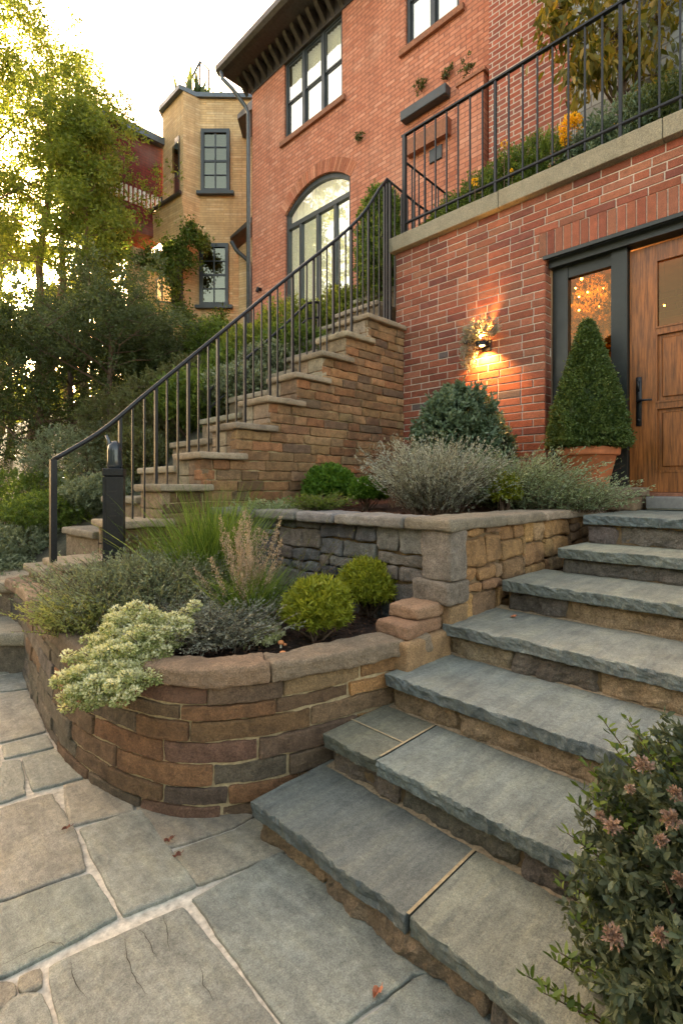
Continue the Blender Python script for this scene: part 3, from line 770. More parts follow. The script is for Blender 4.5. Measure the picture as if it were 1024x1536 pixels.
# planting beds (mulch) -------------------------------------------------------
def bed(name,u0,u1,v0,v1,zf,col,inside,step=.04):
    nu=int((u1-u0)/step);nv=int((v1-v0)/step); vs=[];fs=[];id={}
    for i in range(nu+1):
        for j in range(nv+1):
            u=u0+i*step;v=v0+j*step
            if not inside(u,v): continue
            id[(i,j)]=len(vs); z=zf(u,v)+.018*noise.noise(Vector((u*9,v*9,0)))+.012*noise.noise(Vector((u*25,v*25,0))); vs.append((u,v,z))
    for i in range(nu):
        for j in range(nv):
            k=[(i,j),(i+1,j),(i+1,j+1),(i,j+1)]
            if all(a in id for a in k): fs.append(tuple(id[a] for a in k))
    m=MB(); m.add(vs,fs,col); o=m.build(name,M['soil'],smooth=True); props(o,kind='structure'); return o
def in_lower(u,v):
    # inside the curve
    best=1e9;bn=None
    for i in range(0,len(PW.p),3):
        d=(PW.p[i].x-u)**2+(PW.p[i].y-v)**2
        if d<best: best=d;bn=i
    p=PW.p[bn]; s=PW.l[bn]; _,T=PW.at(s); n=Vector((T.y,-T.x,0))*sgn
    return (Vector((u,v,0))-p).dot(n)>.06 and u<2.32
lowz=lambda u,v: .50+.07*min(1,max(0,(u-1.2)))+.05*max(0,v-2.6)
bed('lower_planting_bed',.8,2.34,1.4,3.75,lowz,(.055,.032,.022),in_lower)
bed('upper_planting_bed',2.42,4.79,1.56,3.76,lambda u,v:1.11+.06*max(0,u-2.8),(.13,.06,.035),lambda u,v:True)
bed('side_planting_bed',.3,1.78,-2.5,.27,lambda u,v:.03,(.055,.035,.022),lambda u,v:True,.06)
bed('side_slope_bed',1.7,2.3,-2.5,.09,lambda u,v:.2,(.055,.035,.022),lambda u,v:True,.06)
# loose bark chips
rng=np.random.default_rng(4)
n=9000; uv=np.c_[rng.uniform(.9,2.3,n),rng.uniform(1.55,3.7,n)]; keep=[in_lower(a,b) for a,b in uv[:]]; uv=uv[np.array(keep)]
P=np.c_[uv,[lowz(a,b)+rng.uniform(0,.012) for a,b in uv]]; D=np.c_[rng.normal(size=(len(P),2)),rng.normal(0,.25,len(P))]
M['chip']=leaf_mat('bark chip',[(.03,.017,.01),(.06,.032,.02),(.10,.05,.03),(.17,.10,.06)],0,.9)
o=leaves('bark_chips',P,D,.022,.009,M['chip'],None,rng); props(o,'dark bark chips scattered over the lower bed','mulch',kind='stuff')
n=6000; P=np.c_[rng.uniform(2.45,3.9,n),rng.uniform(1.65,3.7,n),1.12+rng.uniform(0,.015,n)]
D=np.c_[rng.normal(size=(n,2)),rng.normal(0,.25,n)]
M['chip2']=leaf_mat('red bark chip',[(.08,.035,.02),(.14,.06,.035),(.2,.09,.05),(.28,.15,.09)],0,.9)
o=leaves('bark_chips',P,D,.026,.012,M['chip2'],None,rng); props(o,'reddish bark chips scattered over the upper bed','mulch',kind='stuff')

# garden stair with stepped cheek wall ----------------------------------------
gs=thing('garden_staircase','narrow stair with stepped sandstone side wall and stone caps, rising to the terrace','staircase',(3,4,.3))
CU=lambda k: 2.13+.335*k
CZ=lambda k: H+.283+.268*k
def capz(u):   # wall top under the caps
    k=math.floor((u-2.13)/.335); k=max(-3,min(6,k)); return CZ(k)-.052
FLK=[(.34,.21,.105),(.30,.18,.09),(.27,.155,.08),(.37,.23,.115),(.31,.155,.075),(.33,.22,.12),(.24,.145,.08),(.20,.135,.085),(.36,.18,.085)]
mb=MB(); rws=rows(.5,CZ(6)-.052,.062,.088,12)
# align rows to cap heights
zs=sorted(set([.5]+[CZ(k)-.052 for k in range(-3,7)])); rws=[]
for a,b in zip(zs,zs[1:]):
    n=3; rws+=[(a+(b-a)*i/n,a+(b-a)*(i+1)/n) for i in range(n)]
U0=CU(-3)
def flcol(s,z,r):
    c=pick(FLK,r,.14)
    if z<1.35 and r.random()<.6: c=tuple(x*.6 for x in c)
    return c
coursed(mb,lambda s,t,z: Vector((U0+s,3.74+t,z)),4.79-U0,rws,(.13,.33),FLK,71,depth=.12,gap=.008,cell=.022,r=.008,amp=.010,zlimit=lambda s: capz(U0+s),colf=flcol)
mb.build('side_stonework',M['rub'],gs,smooth=True)
mb=MB(); mt=MB()
for k in range(-3,7):
    mb=MB(); z0=CZ(k-1)-.06 if k>-3 else .4; z1=CZ(k)-.052; u=CU(k)
    for (a,b) in ((z0,(z0+z1)/2),((z0+z1)/2,z1)):
        coursed(mb,lambda s,t,z: Vector((u+t,3.742+s,z)),.4,[(a,b)],(.14,.3),[(.36,.31,.23),(.32,.25,.17),(.40,.34,.25),(.28,.2,.13)],80+k,depth=.07,gap=.006,cell=.04,r=.008,amp=.004)
    mb.build('front_stonework',M['rub'],gs,smooth=True)
    mt.box(u+.03,(CU(k+1)+.1) if k<6 else 4.79,3.77,4.13,max(.3,z0-.3),z1-.004)
mt.box(CU(-3)+.03,4.79,3.765,3.8,.3,.8)
for k in range(-2,7): mt.box(CU(k)+.02,4.79,3.762+.001*k,3.81,CZ(k-1)-.1,CZ(k)-.06)
mt.build('mortar_core',M['mortar'],gs)
rnd=random.Random(17)
for k in range(-3,7):
    mb=MB(); u=CU(k)-.045; e=CU(k+1)+.09 if k<6 else 4.775
    c=pick([(.33,.27,.195),(.30,.24,.17),(.36,.29,.2)],rnd,.08)
    rock(mb,e-u,.49,.056,lambda p: Vector((u+p.x,3.69+p.y,CZ(k)-.052+p.z)),.03,.016,.006,8,c,seed=k*2.2+9,cuts=.008)
    mb.build('cap',M['cap'],gs,smooth=True)
for k in range(-3,10):
    mb=MB(); u=CU(k); z=CZ(k)-.10
    w=(4.16,4.93) if k>-3 else (4.1,4.75)
    rock(mb,.42,w[1]-w[0],.06,lambda p: Vector((u-.03+p.x,w[0]+p.y,z-.06+p.z)),.06,.016,.005,8,pick([(.30,.26,.19),(.27,.23,.17)],rnd),seed=k*1.2+30)
    mb.build('tread',M['cap'],gs,smooth=True)
    mb=MB(); mb.box(u+.01,u+.5,w[0],w[1]-.01,z-.36,z-.058,col=(.25,.2,.14)); mb.build('riser',M['rub'],gs)
# low landing slabs at far left
sl=thing('entry_slabs','two thick worn stone slabs stepping up at the left behind the curved wall','steps',(1,4.5,0))
Mx=Matrix.Translation(rd(-3.2,3.62,0))@Matrix.Rotation(-math.pi/4,4,'Z')
mb=MB(); rock(mb,1.02,1.25,.10,lambda p: Mx@Vector((p.x,p.y,.2+p.z)),.03,.04,.006,5,(.33,.29,.22),seed=2); mb.build('slab',M['cap'],sl,smooth=True)
mb=MB(); mb.box(.02,.98,.04,1.2,-.02,.2,M=Mx,col=(.2,.17,.13)); mb.build('slab_base',M['rub'],sl)
Mx2=Matrix.Translation(rd(-2.95,4.45,0))@Matrix.Rotation(-math.pi/4,4,'Z')
mb=MB(); rock(mb,1.0,.7,.09,lambda p: Mx2@Vector((p.x-.2,p.y-.4,.49+p.z)),.03,.035,.006,5,(.34,.28,.2),seed=6); mb.build('slab',M['cap'],sl,smooth=True)
mb=MB(); mb.box(-.18,.78,-.36,.28,-.02,.49,M=Mx2,col=(.24,.19,.14)); mb.build('slab_base',M['rub'],sl)

# stair railing ---------------------------------------------------------------
sr=thing('stair_railing','black iron railing with round handrail sweeping up the stepped side wall','railing',(1.1,3.95,.8))
RV=3.93
RP=[(1.09,.186),(1.42,.42),(1.78,.76),(2.42,1.355),(3.25,2.13),(3.91,2.73),(4.28,3.12),(4.55,3.5),(4.70,3.69)]
rp=catmull([(u,RV,H+z) for u,z in RP[:-1]],6)+[Vector((4.70,RV,H+3.69))]
def rz(u):
    for a,b in zip(rp,rp[1:]):
        if a.x<=u<=b.x: return a.z+(b.z-a.z)*(u-a.x)/max(1e-6,b.x-a.x)
    return rp[-1].z
mb=MB(); mb.tube(rp,.017,10); mb.tube([(4.70,RV,H+3.69),(5.3,RV,H+3.62),(6.4,RV,H+3.62)],.015,8); mb.build('handrail',M['iron'],sr,smooth=True)
u=1.2; i=0
def capk(u): return CZ(max(-3,min(6,math.floor((u-2.085)/.335))))
mb=MB(); mb.box(1.07,1.11,RV-.02,RV+.02,.815,H+.19); mb.build('newel_post',M['iron'],sr)
u=1.55
while u<4.68:
    thick=.0115 if i%3==0 else .0065
    mb=MB(); mb.box(u-thick,u+thick,RV-thick,RV+thick,capk(u)-.002,rz(u)-.005); mb.build('baluster',M['iron'],sr); u+=.094; i+=1
for u in (4.70,4.76): 
    mb=MB(); mb.box(u-.013,u+.013,RV-.013,RV+.013,CZ(6) if u<4.75 else CZ(6),H+3.67); mb.build('newel_post',M['iron'],sr)
for i in range(12):
    u=4.85+.125*i; mb=MB(); mb.box(u-.007,u+.007,RV-.007,RV+.007,CZ(6)+.3,H+3.62); mb.build('baluster',M['iron'],sr)
# second, inner rail behind the stair
ir=thing('inner_railing','second lower black railing on the hill side of the stair','railing',(3.4,4.9,2.6))
mb=MB(); q=[(2.9,4.93,H+1.05),(3.4,4.93,H+1.5),(3.9,4.93,H+1.95),(4.3,4.93,H+2.35),(4.5,4.93,H+2.42)]; mb.tube(q,.016,8); mb.tube([(a,b,c-.2) for a,b,c in q],.012,8); mb.build('handrail',M['iron'],ir,smooth=True)
for a,b,c in q: mb=MB(); mb.box(a-.012,a+.012,b-.012,b+.012,c-.75,c); mb.build('post',M['iron'],ir)

# entrance block with brick wall, door and coping ------------------------------
EW=4.79; ZT=H+2.80; OL=2.05; OR_=-.05; OZ=H+2.19; FZ=1.30
eb=thing('entrance_block','red brick entrance storey with wooden door, dark framed sidelight and concrete coping','building',(EW,0,0))
BR=[(.26,.075,.042),(.29,.088,.048),(.24,.068,.04),(.32,.105,.058),(.2,.062,.044),(.28,.098,.058),(.31,.12,.072)]
def brickpanel(mb,frm,L,z0,z1,rh,bw,skip,seed,gap=.010,off=0,cols=BR):
    r=random.Random(seed); j=0; z=z0
    while z<z1-.01:
        zz=min(z+rh,z1); s=-(bw/2 if j%2 else 0)-r.uniform(0,.02)
        while s<L:
            l=bw+r.uniform(-.008,.008)
            if r.random()<.10: l=bw*.5
            a=max(0,s); e=min(L,s+l); s+=l
            if e-a<.03: continue
            for (a2,e2) in skip(a,e,z,zz):
                if e2-a2<.025: continue
                c=pick(cols,r,.13); d=r.uniform(-.0015,.0015); b=.004; g2=gap/2
                if r.random()<.02: c=(.13,.10,.095)
                a3,e3,y0,y1=a2+g2,e2-g2,z+g2+r.uniform(-.001,.001),zz-g2
                vs=[frm(a3,.02,y0),frm(e3,.02,y0),frm(e3,.02,y1),frm(a3,.02,y1),
                    frm(a3,d+b*.5,y0),frm(e3,d+b*.5,y0),frm(e3,d+b*.5,y1),frm(a3,d+b*.5,y1),
                    frm(a3+b,d-.001,y0+b),frm(e3-b,d-.001,y0+b),frm(e3-b,d-.001,y1-b),frm(a3+b,d-.001,y1-b)]
                fs=[(8,9,10,11)]
                for q in (0,4):
                    for w in range(4): fs.append((q+w,q+(w+1)%4,q+4+(w+1)%4,q+4+w))
                mb.add(vs,fs,c)
        z=zz; j+=1
def sk(a,e,z0,z1):
    # opening V between OR_ and OL -> s = 3.87 - V ; lintel course above
    o0=3.87-OL; o1=3.87-OR_; 
    top=OZ+.235
    if z0<top-.02:
        ox0=o0-(0 if z0<OZ-.02 else 0.06); 
        out=[]
        if a<ox0: out.append((a,min(e,ox0)))
        if e>o1: out.append((max(a,o1),e))
        return out
    return [(a,e)]
mb=MB(); RH=(ZT-1.0)/round((ZT-1.0)/.0775)
brickpanel(mb,lambda s,t,z: Vector((EW+t,3.87-s,z)),5.6,1.0,ZT,RH,.245,sk,91,gap=.0105)
# soldier course above opening
r=random.Random(2); v=OL+.06
while v>-1.8:
    w=.076; z0=OZ; z1=OZ+.232+r.uniform(-.004,.004); c=pick(BR,r,.13)
    mb.box(EW-.004,EW+.03,v-w+.009,v,z0+.004,z1-.006,col=c,b=.003); v-=w
# jamb returns
brickpanel(mb,lambda s,t,z: Vector((EW+s,OL+t,z)),.13,1.3,OZ,RH,.222,lambda a,e,z,zz:[(a,e)],92)
mb.build('brick_facing',M['brickgeo'],eb)
mb=MB()
x0=EW+.006
mb.box(x0,x0+.3,OL+.006,3.868,.3,ZT); mb.box(x0,x0+.3,-2,OL+.006,OZ+.004,ZT-.001); mb.box(x0,x0+.3,-4,OR_-.006,.3,OZ)
mb.box(x0+.3,8,3.6,3.866,.3,ZT-.002)
mb.build('wall_core',M['mortar_grey'],eb)
mb=MB(); rnd=random.Random(6); v=3.92; zc=ZT
while v>-2:
    l=rnd.uniform(1.1,1.5); rock(mb,.42,l-.004,.17,lambda p: Vector((EW-.075+p.x,v-l+p.y,zc+p.z)),.05,.008,.004,6,(.27,.24,.175),seed=v*3); v-=l
rock(mb,1.9,.3,.168,lambda p: Vector((EW+.35+p.x,3.60+p.y,zc+p.z)),.08,.008,.004,6,(.27,.24,.175),seed=2)
mb.build('coping',M['conc'],eb)
# terrace soil
def tz(u,v): return ZT+.12
bed('terrace_bed',EW+.34,9.0,-2,3.62,tz,(.08,.05,.03),lambda u,v:True,.12)
# door recess
RX=4.95
mb=MB()
mb.box(RX-.10,RX+.04,OR_,OL-.003,OZ-.10,OZ-.001)            # head
mb.box(RX-.03,RX+.05,OL-.155,OL-.012,FZ+.02,OZ-.10)        # left jamb, wide
mb.box(RX-.05,RX+.05,1.38,1.51,FZ,OZ-.10)                  # post
mb.box(RX-.03,RX+.05,1.51,OL-.155,FZ+.02,FZ+.30)           # sidelight base panel
mb.box(RX-.02,RX+.05,1.51,OL-.155,OZ-.21,OZ-.10)           # sidelight head
mb.box(RX-.03,RX+.05,OR_,OR_+.1,FZ,OZ-.10)
mb.build('door_surround',M['door_frame'],eb)
mb=MB(); mb.box(EW-.02,EW+.012,OR_-.2,OL+.02,OZ-.035,OZ-.003); mb.build('lintel_plate',M['door_frame'],eb)
sd=MB(); sd.box(RX+.01,RX+.016,1.51,OL-.155,FZ+.30,OZ-.21); sd.build('sidelight_pane',M['glassdark'],eb)
# the door
D0,D1=.42,1.375; dz0=H-.045; dz1=OZ-.13
def dy(y): return H+(730-y)/764*4.27
fr=MB()
gl0,gl1=D0+.14,D1-.20       # inner field
fr.box(RX,RX+.05,D0,gl0,dz0,dz1,b=.002); fr.box(RX,RX+.05,gl1,D1,dz0,dz1,b=.002)
fr.box(RX+.001,RX+.049,gl0,gl1,dz0,dy(708)); fr.box(RX+.001,RX+.049,gl0,gl1,dy(606)-.02,dy(606)+.02); fr.box(RX+.001,RX+.049,gl0,gl1,dy(493)-.02,dy(493)+.02); fr.box(RX+.001,RX+.049,gl0,gl1,dy(385),dz1)
door=fr.build('door',M['wood'],eb)
def sub(mbb,name,mat,sm=False):
    o=mbb.build(name,mat,None,smooth=sm); o.parent=door; o.matrix_parent_inverse=Matrix.Identity(4); o.location=(0,0,0); return o
for a,b in ((708,606),(606,493)):
    p=MB(); z0=dy(a)+(.02 if a!=708 else 0); z1=dy(b)-.02
    p.box(RX+.022,RX+.044,gl0,gl1,z0,z1); p.box(RX+.010,RX+.024,gl0+.045,gl1-.045,z0+.045,z1-.045,b=.008); sub(p,'panel',M['wood'])
p=MB(); p.box(RX+.02,RX+.026,gl0,gl1,dy(493)+.02,dy(385)); sub(p,'pane',M['glassdark'])
p=MB(); b_=.014
for a,b in ((708,606),(606,493),(493,385)):
    z0=dy(a)+(.02 if a!=708 else 0); z1=dy(b)-(.02 if b!=385 else 0)
    p.box(RX-.006,RX+.02,gl0,gl0+b_,z0,z1); p.box(RX-.006,RX+.02,gl1-b_,gl1,z0,z1); p.box(RX-.006,RX+.02,gl0+b_,gl1-b_,z0,z0+b_); p.box(RX-.006,RX+.02,gl0+b_,gl1-b_,z1-b_,z1)
sub(p,'moulding',M['wood'])
p=MB(); hv=D1-.075; za,zb=dy(636),dy(560)
p.box(RX-.012,RX,hv-.022,hv+.022,za,zb,b=.004); zm=dy(598)
p.tube([(RX-.01,hv,zm),(RX-.05,hv,zm)],.012,10); p.tube([(RX-.05,hv+.01,zm),(RX-.055,hv-.05,zm+.002),(RX-.05,hv-.11,zm)],[.011,.010,.008],10)
p.tube([(RX-.012,hv,za+.05),(RX-.022,hv,za+.05)],.012,12); p.tube([(RX-.012,hv,zb-.04),(RX-.028,hv,zb-.04),(RX-.03,hv,zb-.1),(RX-.012,hv,zb-.12)],.008,8)
sub(p,'handle',M['iron'],True)
mb=MB(); mb.box(RX-.32,RX+.05,D0-.1,1.17,1.165,dz0-.035,b=.006); mb.build('threshold',M['grime'],eb)
mb=MB(); mb.box(RX-.02,RX+.05,D0-.1,D1,dz0-.034,dz0-.004); mb.build('door_sill',M['sill'],eb)
# hall behind the glass
mb=MB(); mb.box(RX+.4,RX+2.6,-.6,2.6,FZ-.05,FZ-.01); mb.box(RX+2.6,RX+2.7,-.6,2.6,FZ,OZ+.3); mb.box(RX+.1,RX+2.6,2.6,2.7,FZ,OZ+.3); mb.box(RX+.1,RX+2.6,-.7,-.6,FZ,OZ+.3); mb.box(RX+.05,RX+2.7,-.7,2.7,OZ+.3,OZ+.34)
mb.build('hall',M['darkroom'],eb)
M['bulb']=emit_mat('warm bulb',(1,.5,.13),14)
cords=MB(); bi=0  # bulbs hung indoors to imitate string lights reflected in the glass
BULBS=[(866,400),(872,418),(863,432),(881,438),(868,445),(899,460),(868,465),(897,502),(890,520),(905,545),(880,408),(996,458),(905,432),(876,380),(869,384)]
for (x,y) in BULBS:
    D=5.5+.35*((x*7+y)%5)/5; c=at(x,y,D); m=MB(); rr=.009 if (x+y)%3 else .014
    m.lathe((c.x,c.y,c.z),[(0.001,-rr),(rr*.7,-rr*.7),(rr,0),(rr*.7,rr*.7),(.001,rr)],12); o=m.build('reflection_bulb',M['bulb'],None,smooth=True)
    o.parent=eb; o.matrix_parent_inverse=Matrix.Translation(-Vector(eb.location)); o.location=(0,0,0)
    cords.tube([c+Vector((0,0,rr)),Vector((c.x,c.y,OZ+.29))],.002,4)
cords.build('bulb_cord',M['iron'],eb)
lt=bpy.data.lights.new('hall_fill','POINT'); lt.energy=9; lt.color=(1,.55,.2); lt.shadow_soft_size=.15  # added warm fill without a fitting, brightens the hall and leaf mass
lo=bpy.data.objects.new('hall_fill',lt); COL.objects.link(lo); lo.location=at(885,430,5.55)

# wall lamp -------------------------------------------------------------------
LV=xU(730,EW); LZ=H+1.45
wl=thing('wall_lamp','small lit iron wall lamp on the red brick beneath hanging silver plant','wall lamp',(EW,LV,LZ))
mb=MB(); mb.box(EW-.02,EW-.003,LV-.05,LV+.05,LZ-.05,LZ+.06,b=.004); mb.tube([(EW-.02,LV,LZ),(EW-.07,LV,LZ)],.012,8); mb.build('back_plate',M['iron'],wl)
mb=MB(); mb.lathe((EW-.1,LV,LZ),[(.052,-.015),(.068,.03),(.064,.03),(.047,-.015)],24); mb.build('shade',M['iron'],wl,smooth=True)
mb=MB(); mb.lathe((EW-.1,LV,LZ),[(.001,-.02),(.026,-.013),(.03,.01),(.02,.03),(.001,.035)],14); M['lampglow']=emit_mat('lamp glow',(1,.5,.13),7); mb.build('bulb',M['lampglow'],wl,smooth=True)
for nm,dz,en,ang,rx in (('lamp_downlight',-.03,14,125,0),('lamp_uplight',.06,18,90,math.pi)):
    l=bpy.data.lights.new(nm,'SPOT'); l.energy=en; l.color=(1,.45,.11); l.spot_size=math.radians(ang); l.spot_blend=.6; l.shadow_soft_size=.02
    lo=bpy.data.objects.new(nm,l); COL.objects.link(lo); lo.location=(EW-.1,LV,LZ+dz)
    if rx==0: lo.rotation_euler=(0,math.radians(-14),0)
    else: lo.rotation_euler=(math.radians(180-12),math.radians(8),0)

# terrace railing -------------------------------------------------------------
tr=thing('terrace_railing','long black iron railing with plain balusters along the concrete coping','railing',(EW+.06,3.8,ZT+.17))
TU=EW+.07; zt=H+4.22; zb=H+3.16
mb=MB(); mb.box(TU-.022,TU+.022,-2,3.83,zt-.012,zt+.012,b=.003); mb.build('top_rail',M['iron'],tr)
mb=MB(); mb.tube([(TU,-2,zb),(TU,3.83,zb)],.017,8); mb.build('bottom_rail',M['iron'],tr)
v=3.79; i=0
while v>-1.9:
    th=.022 if i==0 else (.013 if i%8==0 else .0075)
    mb=MB(); mb.box(TU-th,TU+th,v-th,v+th,ZT+.168 if th>.01 or i%2 else zb-.09,zt-.01); mb.build('post' if th>.01 else 'baluster',M['iron'],tr); v-=.148; i+=1
rt=thing('return_railing','short black railing running back from the terrace corner post','railing',(TU,3.8,ZT+.17))
mb=MB(); mb.tube([(TU,3.80,H+3.92),(6.6,3.80,H+3.86)],.014,8); mb.build('top_rail',M['iron'],rt)
for i in range(11):
    u=TU+.16+.14*i; mb=MB(); mb.box(u-.007,u+.007,3.793,3.807,ZT+.17,H+3.9); mb.build('baluster',M['iron'],rt)

# main house ------------------------------------------------------------------
HU=8.0; ze=H+10.85
def wallplane(mb,U,V0,V1,z0,z1,holes,depth=.16,col=(1,1,1)):
    """holes: (v0,v1,z0,ztop function)"""
    cuts={V0,V1}
    for h in holes:
        n=24 if h[4] else 1
        for i in range(n+1): cuts.add(h[0]+(h[1]-h[0])*i/n)
    cs=sorted(cuts); vs=[];fs=[]
    def quad(a,b,c,d): n=len(vs); vs.extend([a,b,c,d]); fs.append((n,n+1,n+2,n+3))
    for a,b in zip(cs,cs[1:]):
        m=(a+b)/2; hs=sorted([h for h in holes if h[0]<m<h[1]],key=lambda h:h[2]); za,zb_=z0,z0
        for h in hs:
            quad((U,a,za),(U,b,zb_),(U,b,h[2]),(U,a,h[2])); ta,tb=h[3](a),h[3](b)
            quad((U,a,ta),(U,b,tb),(U+depth,b,tb),(U+depth,a,ta)); quad((U,a,h[2]),(U,b,h[2]),(U+depth,b,h[2]),(U+depth,a,h[2])); za,zb_=ta,tb
        quad((U,a,za),(U,b,zb_),(U,b,z1),(U,a,z1))
    for h in holes:
        for v in (h[0],h[1]): quad((U,v,h[2]),(U,v,h[3](v)),(U+depth,v,h[3](v)),(U+depth,v,h[2]))
    mb.add(vs,fs,col)
A0,A1=7.73,10.0; asp=H+6.78; abot=H+2.9
def arch(v,e=0.0):
    m=(A0+A1)/2; hw=(A1-A0)/2; rise=.46; R=(hw*hw+rise*rise)/(2*rise)
    return asp-(R-rise)+math.sqrt(max(0,(R+e)**2-(v-m)**2))
W1=(7.98,10.03,H+8.65,H+10.6); W2=(5.0,6.22,H+8.65,H+10.6)
mh=thing('brick_house','tall salmon brick house with tall arched window, slate sashes and dark bracketed eave','building',(HU,8,3))
mb=MB(); wallplane(mb,HU,4.2,11.4,2,ze,[(A0,A1,abot,arch,True),(W1[0],W1[1],W1[2],lambda v:W1[3],False),(W2[0],W2[1],W2[2],lambda v:W2[3],False)])
mb.add([(HU,11.4,2),(HU+6,11.4,2),(HU+6,11.4,ze),(HU,11.4,ze)],[(0,1,2,3)])
mb.build('wall',M['bricksalmon'],mh,recalc=False)
mb=MB(); mb.box(7.55,7.99,1.2,4.16,3.5,13.5); mb.build('wall',M['brickred'],mh)
# arch voussoirs
mb=MB(); m=(A0+A1)/2; hw=(A1-A0)/2; rise=.46; R=(hw*hw+rise*rise)/(2*rise); zc=asp-(R-rise); th0=math.asin(hw/R); n=34; r=random.Random(4)
for i in range(n):
    t0=-th0+2*th0*i/n+.002; t1=-th0+2*th0*(i+1)/n-.002; c=pick([(.46,.16,.085),(.52,.2,.115),(.42,.14,.075),(.55,.24,.15)],r)
    P=[(R+.002,t0),(R+.002,t1),(R+.30,t1),(R+.30,t0)]
    f=[Vector((HU-.008,m+a*math.sin(b),zc+a*math.cos(b))) for a,b in P]; k=[p+Vector((.02,0,0)) for p in f]
    mb.add(f+k,[(0,1,2,3),(0,4,5,1),(1,5,6,2),(2,6,7,3),(3,7,4,0)],c)
mb.build('arch_bricks',M['brickgeo'],mh)
def window(parent,U,v0,v1,z0,z1,bays,sash,sillmat=None,depth=.11,mun=None,blind=True,fm='frame',gm='glass',nm='window'):
    """triple or single sash window as one part with sub-parts"""
    f=MB(); b=.07; X=U+.05
    f.box(X,X+depth,v0,v0+b,z0,z1,b=.004); f.box(X,X+depth,v1-b,v1,z0,z1,b=.004); f.box(X+.001,X+depth,v0+b,v1-b,z1-b,z1); f.box(X+.001,X+depth,v0+b,v1-b,z0,z0+b)
    w=(v1-v0)/bays
    for i in range(1,bays): f.box(X-.002,X+depth,v0+w*i-.05,v0+w*i+.05,z0+b,z1-b,b=.003)
    o=f.build(nm,M[fm],parent)
    def sb(m,name,mat,lab=None):
        s=m.build(name,mat); s.parent=o; s.matrix_parent_inverse=Matrix.Identity(4); s.location=(0,0,0); return s
    for i in range(bays):
        a=v0+w*i+.05+(.02 if i==0 else 0); c=v0+w*(i+1)-.05-(.02 if i==bays-1 else 0); zm=z0+(z1-z0)*sash
        g=MB(); s=MB(); e=.04
        for (q0,q1,xo) in (((z0+b,zm,.055),(zm,z1-b,.025)) if sash else ((z0+b,z1-b,.03),)):
            s.box(X+xo,X+xo+.03,a,a+e,q0,q1); s.box(X+xo,X+xo+.03,c-e,c,q0,q1); s.box(X+xo+.001,X+xo+.029,a+e,c-e,q0,q0+e); s.box(X+xo+.001,X+xo+.029,a+e,c-e,q1-e,q1)
            g.box(X+xo+.012,X+xo+.018,a+e,c-e,q0+e,q1-e)
            if mun:
                for k in range(1,mun[0]): vv_=a+e+(c-a-2*e)*k/mun[0]; s.box(X+xo+.002,X+xo+.024,vv_-.012,vv_+.012,q0+e,q1-e)
                for k in range(1,mun[1]): zz=q0+e+(q1-q0-2*e)*k/mun[1]; s.box(X+xo+.003,X+xo+.023,a+e,c-e,zz-.012,zz+.012)
        sb(s,'sash',M[fm]); sb(g,'pane',M[gm])
    if blind:
        bl=MB()
        n=60
        vs=[];fs=[]
        for i in range(n+1):
            v=v0+.05+(v1-v0-.1)*i/n; x=X+.16+.015*math.sin(i*1.9)
            vs+= [(x,v,z0+.02),(x,v,z1-.02)]
        for i in range(n): fs.append((2*i,2*i+2,2*i+3,2*i+1))
        bl.add(vs,fs); sb(bl,'blind',M['glow_curtain'])
    else:
        bl=MB(); bl.box(X+.5,X+.52,v0,v1,z0,z1); sb(bl,'interior',M['darkroom'])
    if sillmat:
        s=MB(); s.box(U-.07,U+.05,v0-.12,v1+.12,z0-.13,z0-.003,b=.006); sb(s,'sill',sillmat)
    return o
window(mh,HU,*W1,3,.48,M['sill']); window(mh,HU,*W2,2,.48,M['sill'])
# arched window
f=MB(); X=HU+.06; b=.09
f.box(X,X+.1,A0,A0+b,abot,asp); f.box(X,X+.1,A1-b,A1,abot,asp); zt_=H+6.46
f.box(X-.002,X+.1,A0+b,A1-b,zt_-.05,zt_+.06)
vs=[];fs=[];n=30
for i in range(n+1):
    v=A0+(A1-A0)*i/n; zo=arch(v)+.01; vi=A0+b+(A1-A0-2*b)*i/n; zi=arch(vi)-.11
    for x in (X,X+.1): vs+= [(x,v,zo),(x,vi,zi)]
for i in range(n):
    q=i*4; fs+=[(q,q+4,q+5,q+1),(q+1,q+5,q+7,q+3),(q+2,q+3,q+7,q+6)]
f.add(vs,fs)
for q in (.24,.5,.77): v=A0+(A1-A0)*q; f.box(X+.004,X+.1,v-.045,v+.045,abot,zt_-.05,b=.003)
aw=f.build('arched_window',M['frame'],mh)
def subp(par,m,name,mat):
    s=m.build(name,mat); s.parent=par; s.matrix_parent_inverse=Matrix.Identity(4); s.location=(0,0,0)
m=MB(); m.box(X+.05,X+.056,A0+b,A1-b,abot,zt_-.05)
vs=[];fs=[]
for i in range(n+1):
    v=A0+b+(A1-A0-2*b)*i/n; vs+=[(X+.05,v,zt_+.05),(X+.05,v,arch(v)-.1)]
for i in range(n): fs.append((2*i,2*i+2,2*i+3,2*i+1))
m.add(vs,fs); subp(aw,m,'pane',M['glassarch'])
m=MB(); vs=[];fs=[];n=90
for i in range(n+1):
    v=A0+(A1-A0)*i/n; x=X+.22+.03*math.sin(i*1.1)+.012*math.sin(i*2.7); vs+=[(x,v,abot),(x,v,asp+.5)]
for i in range(n): fs.append((2*i,2*i+2,2*i+3,2*i+1))
m.add(vs,fs); subp(aw,m,'curtain',M['glow_curtain'])
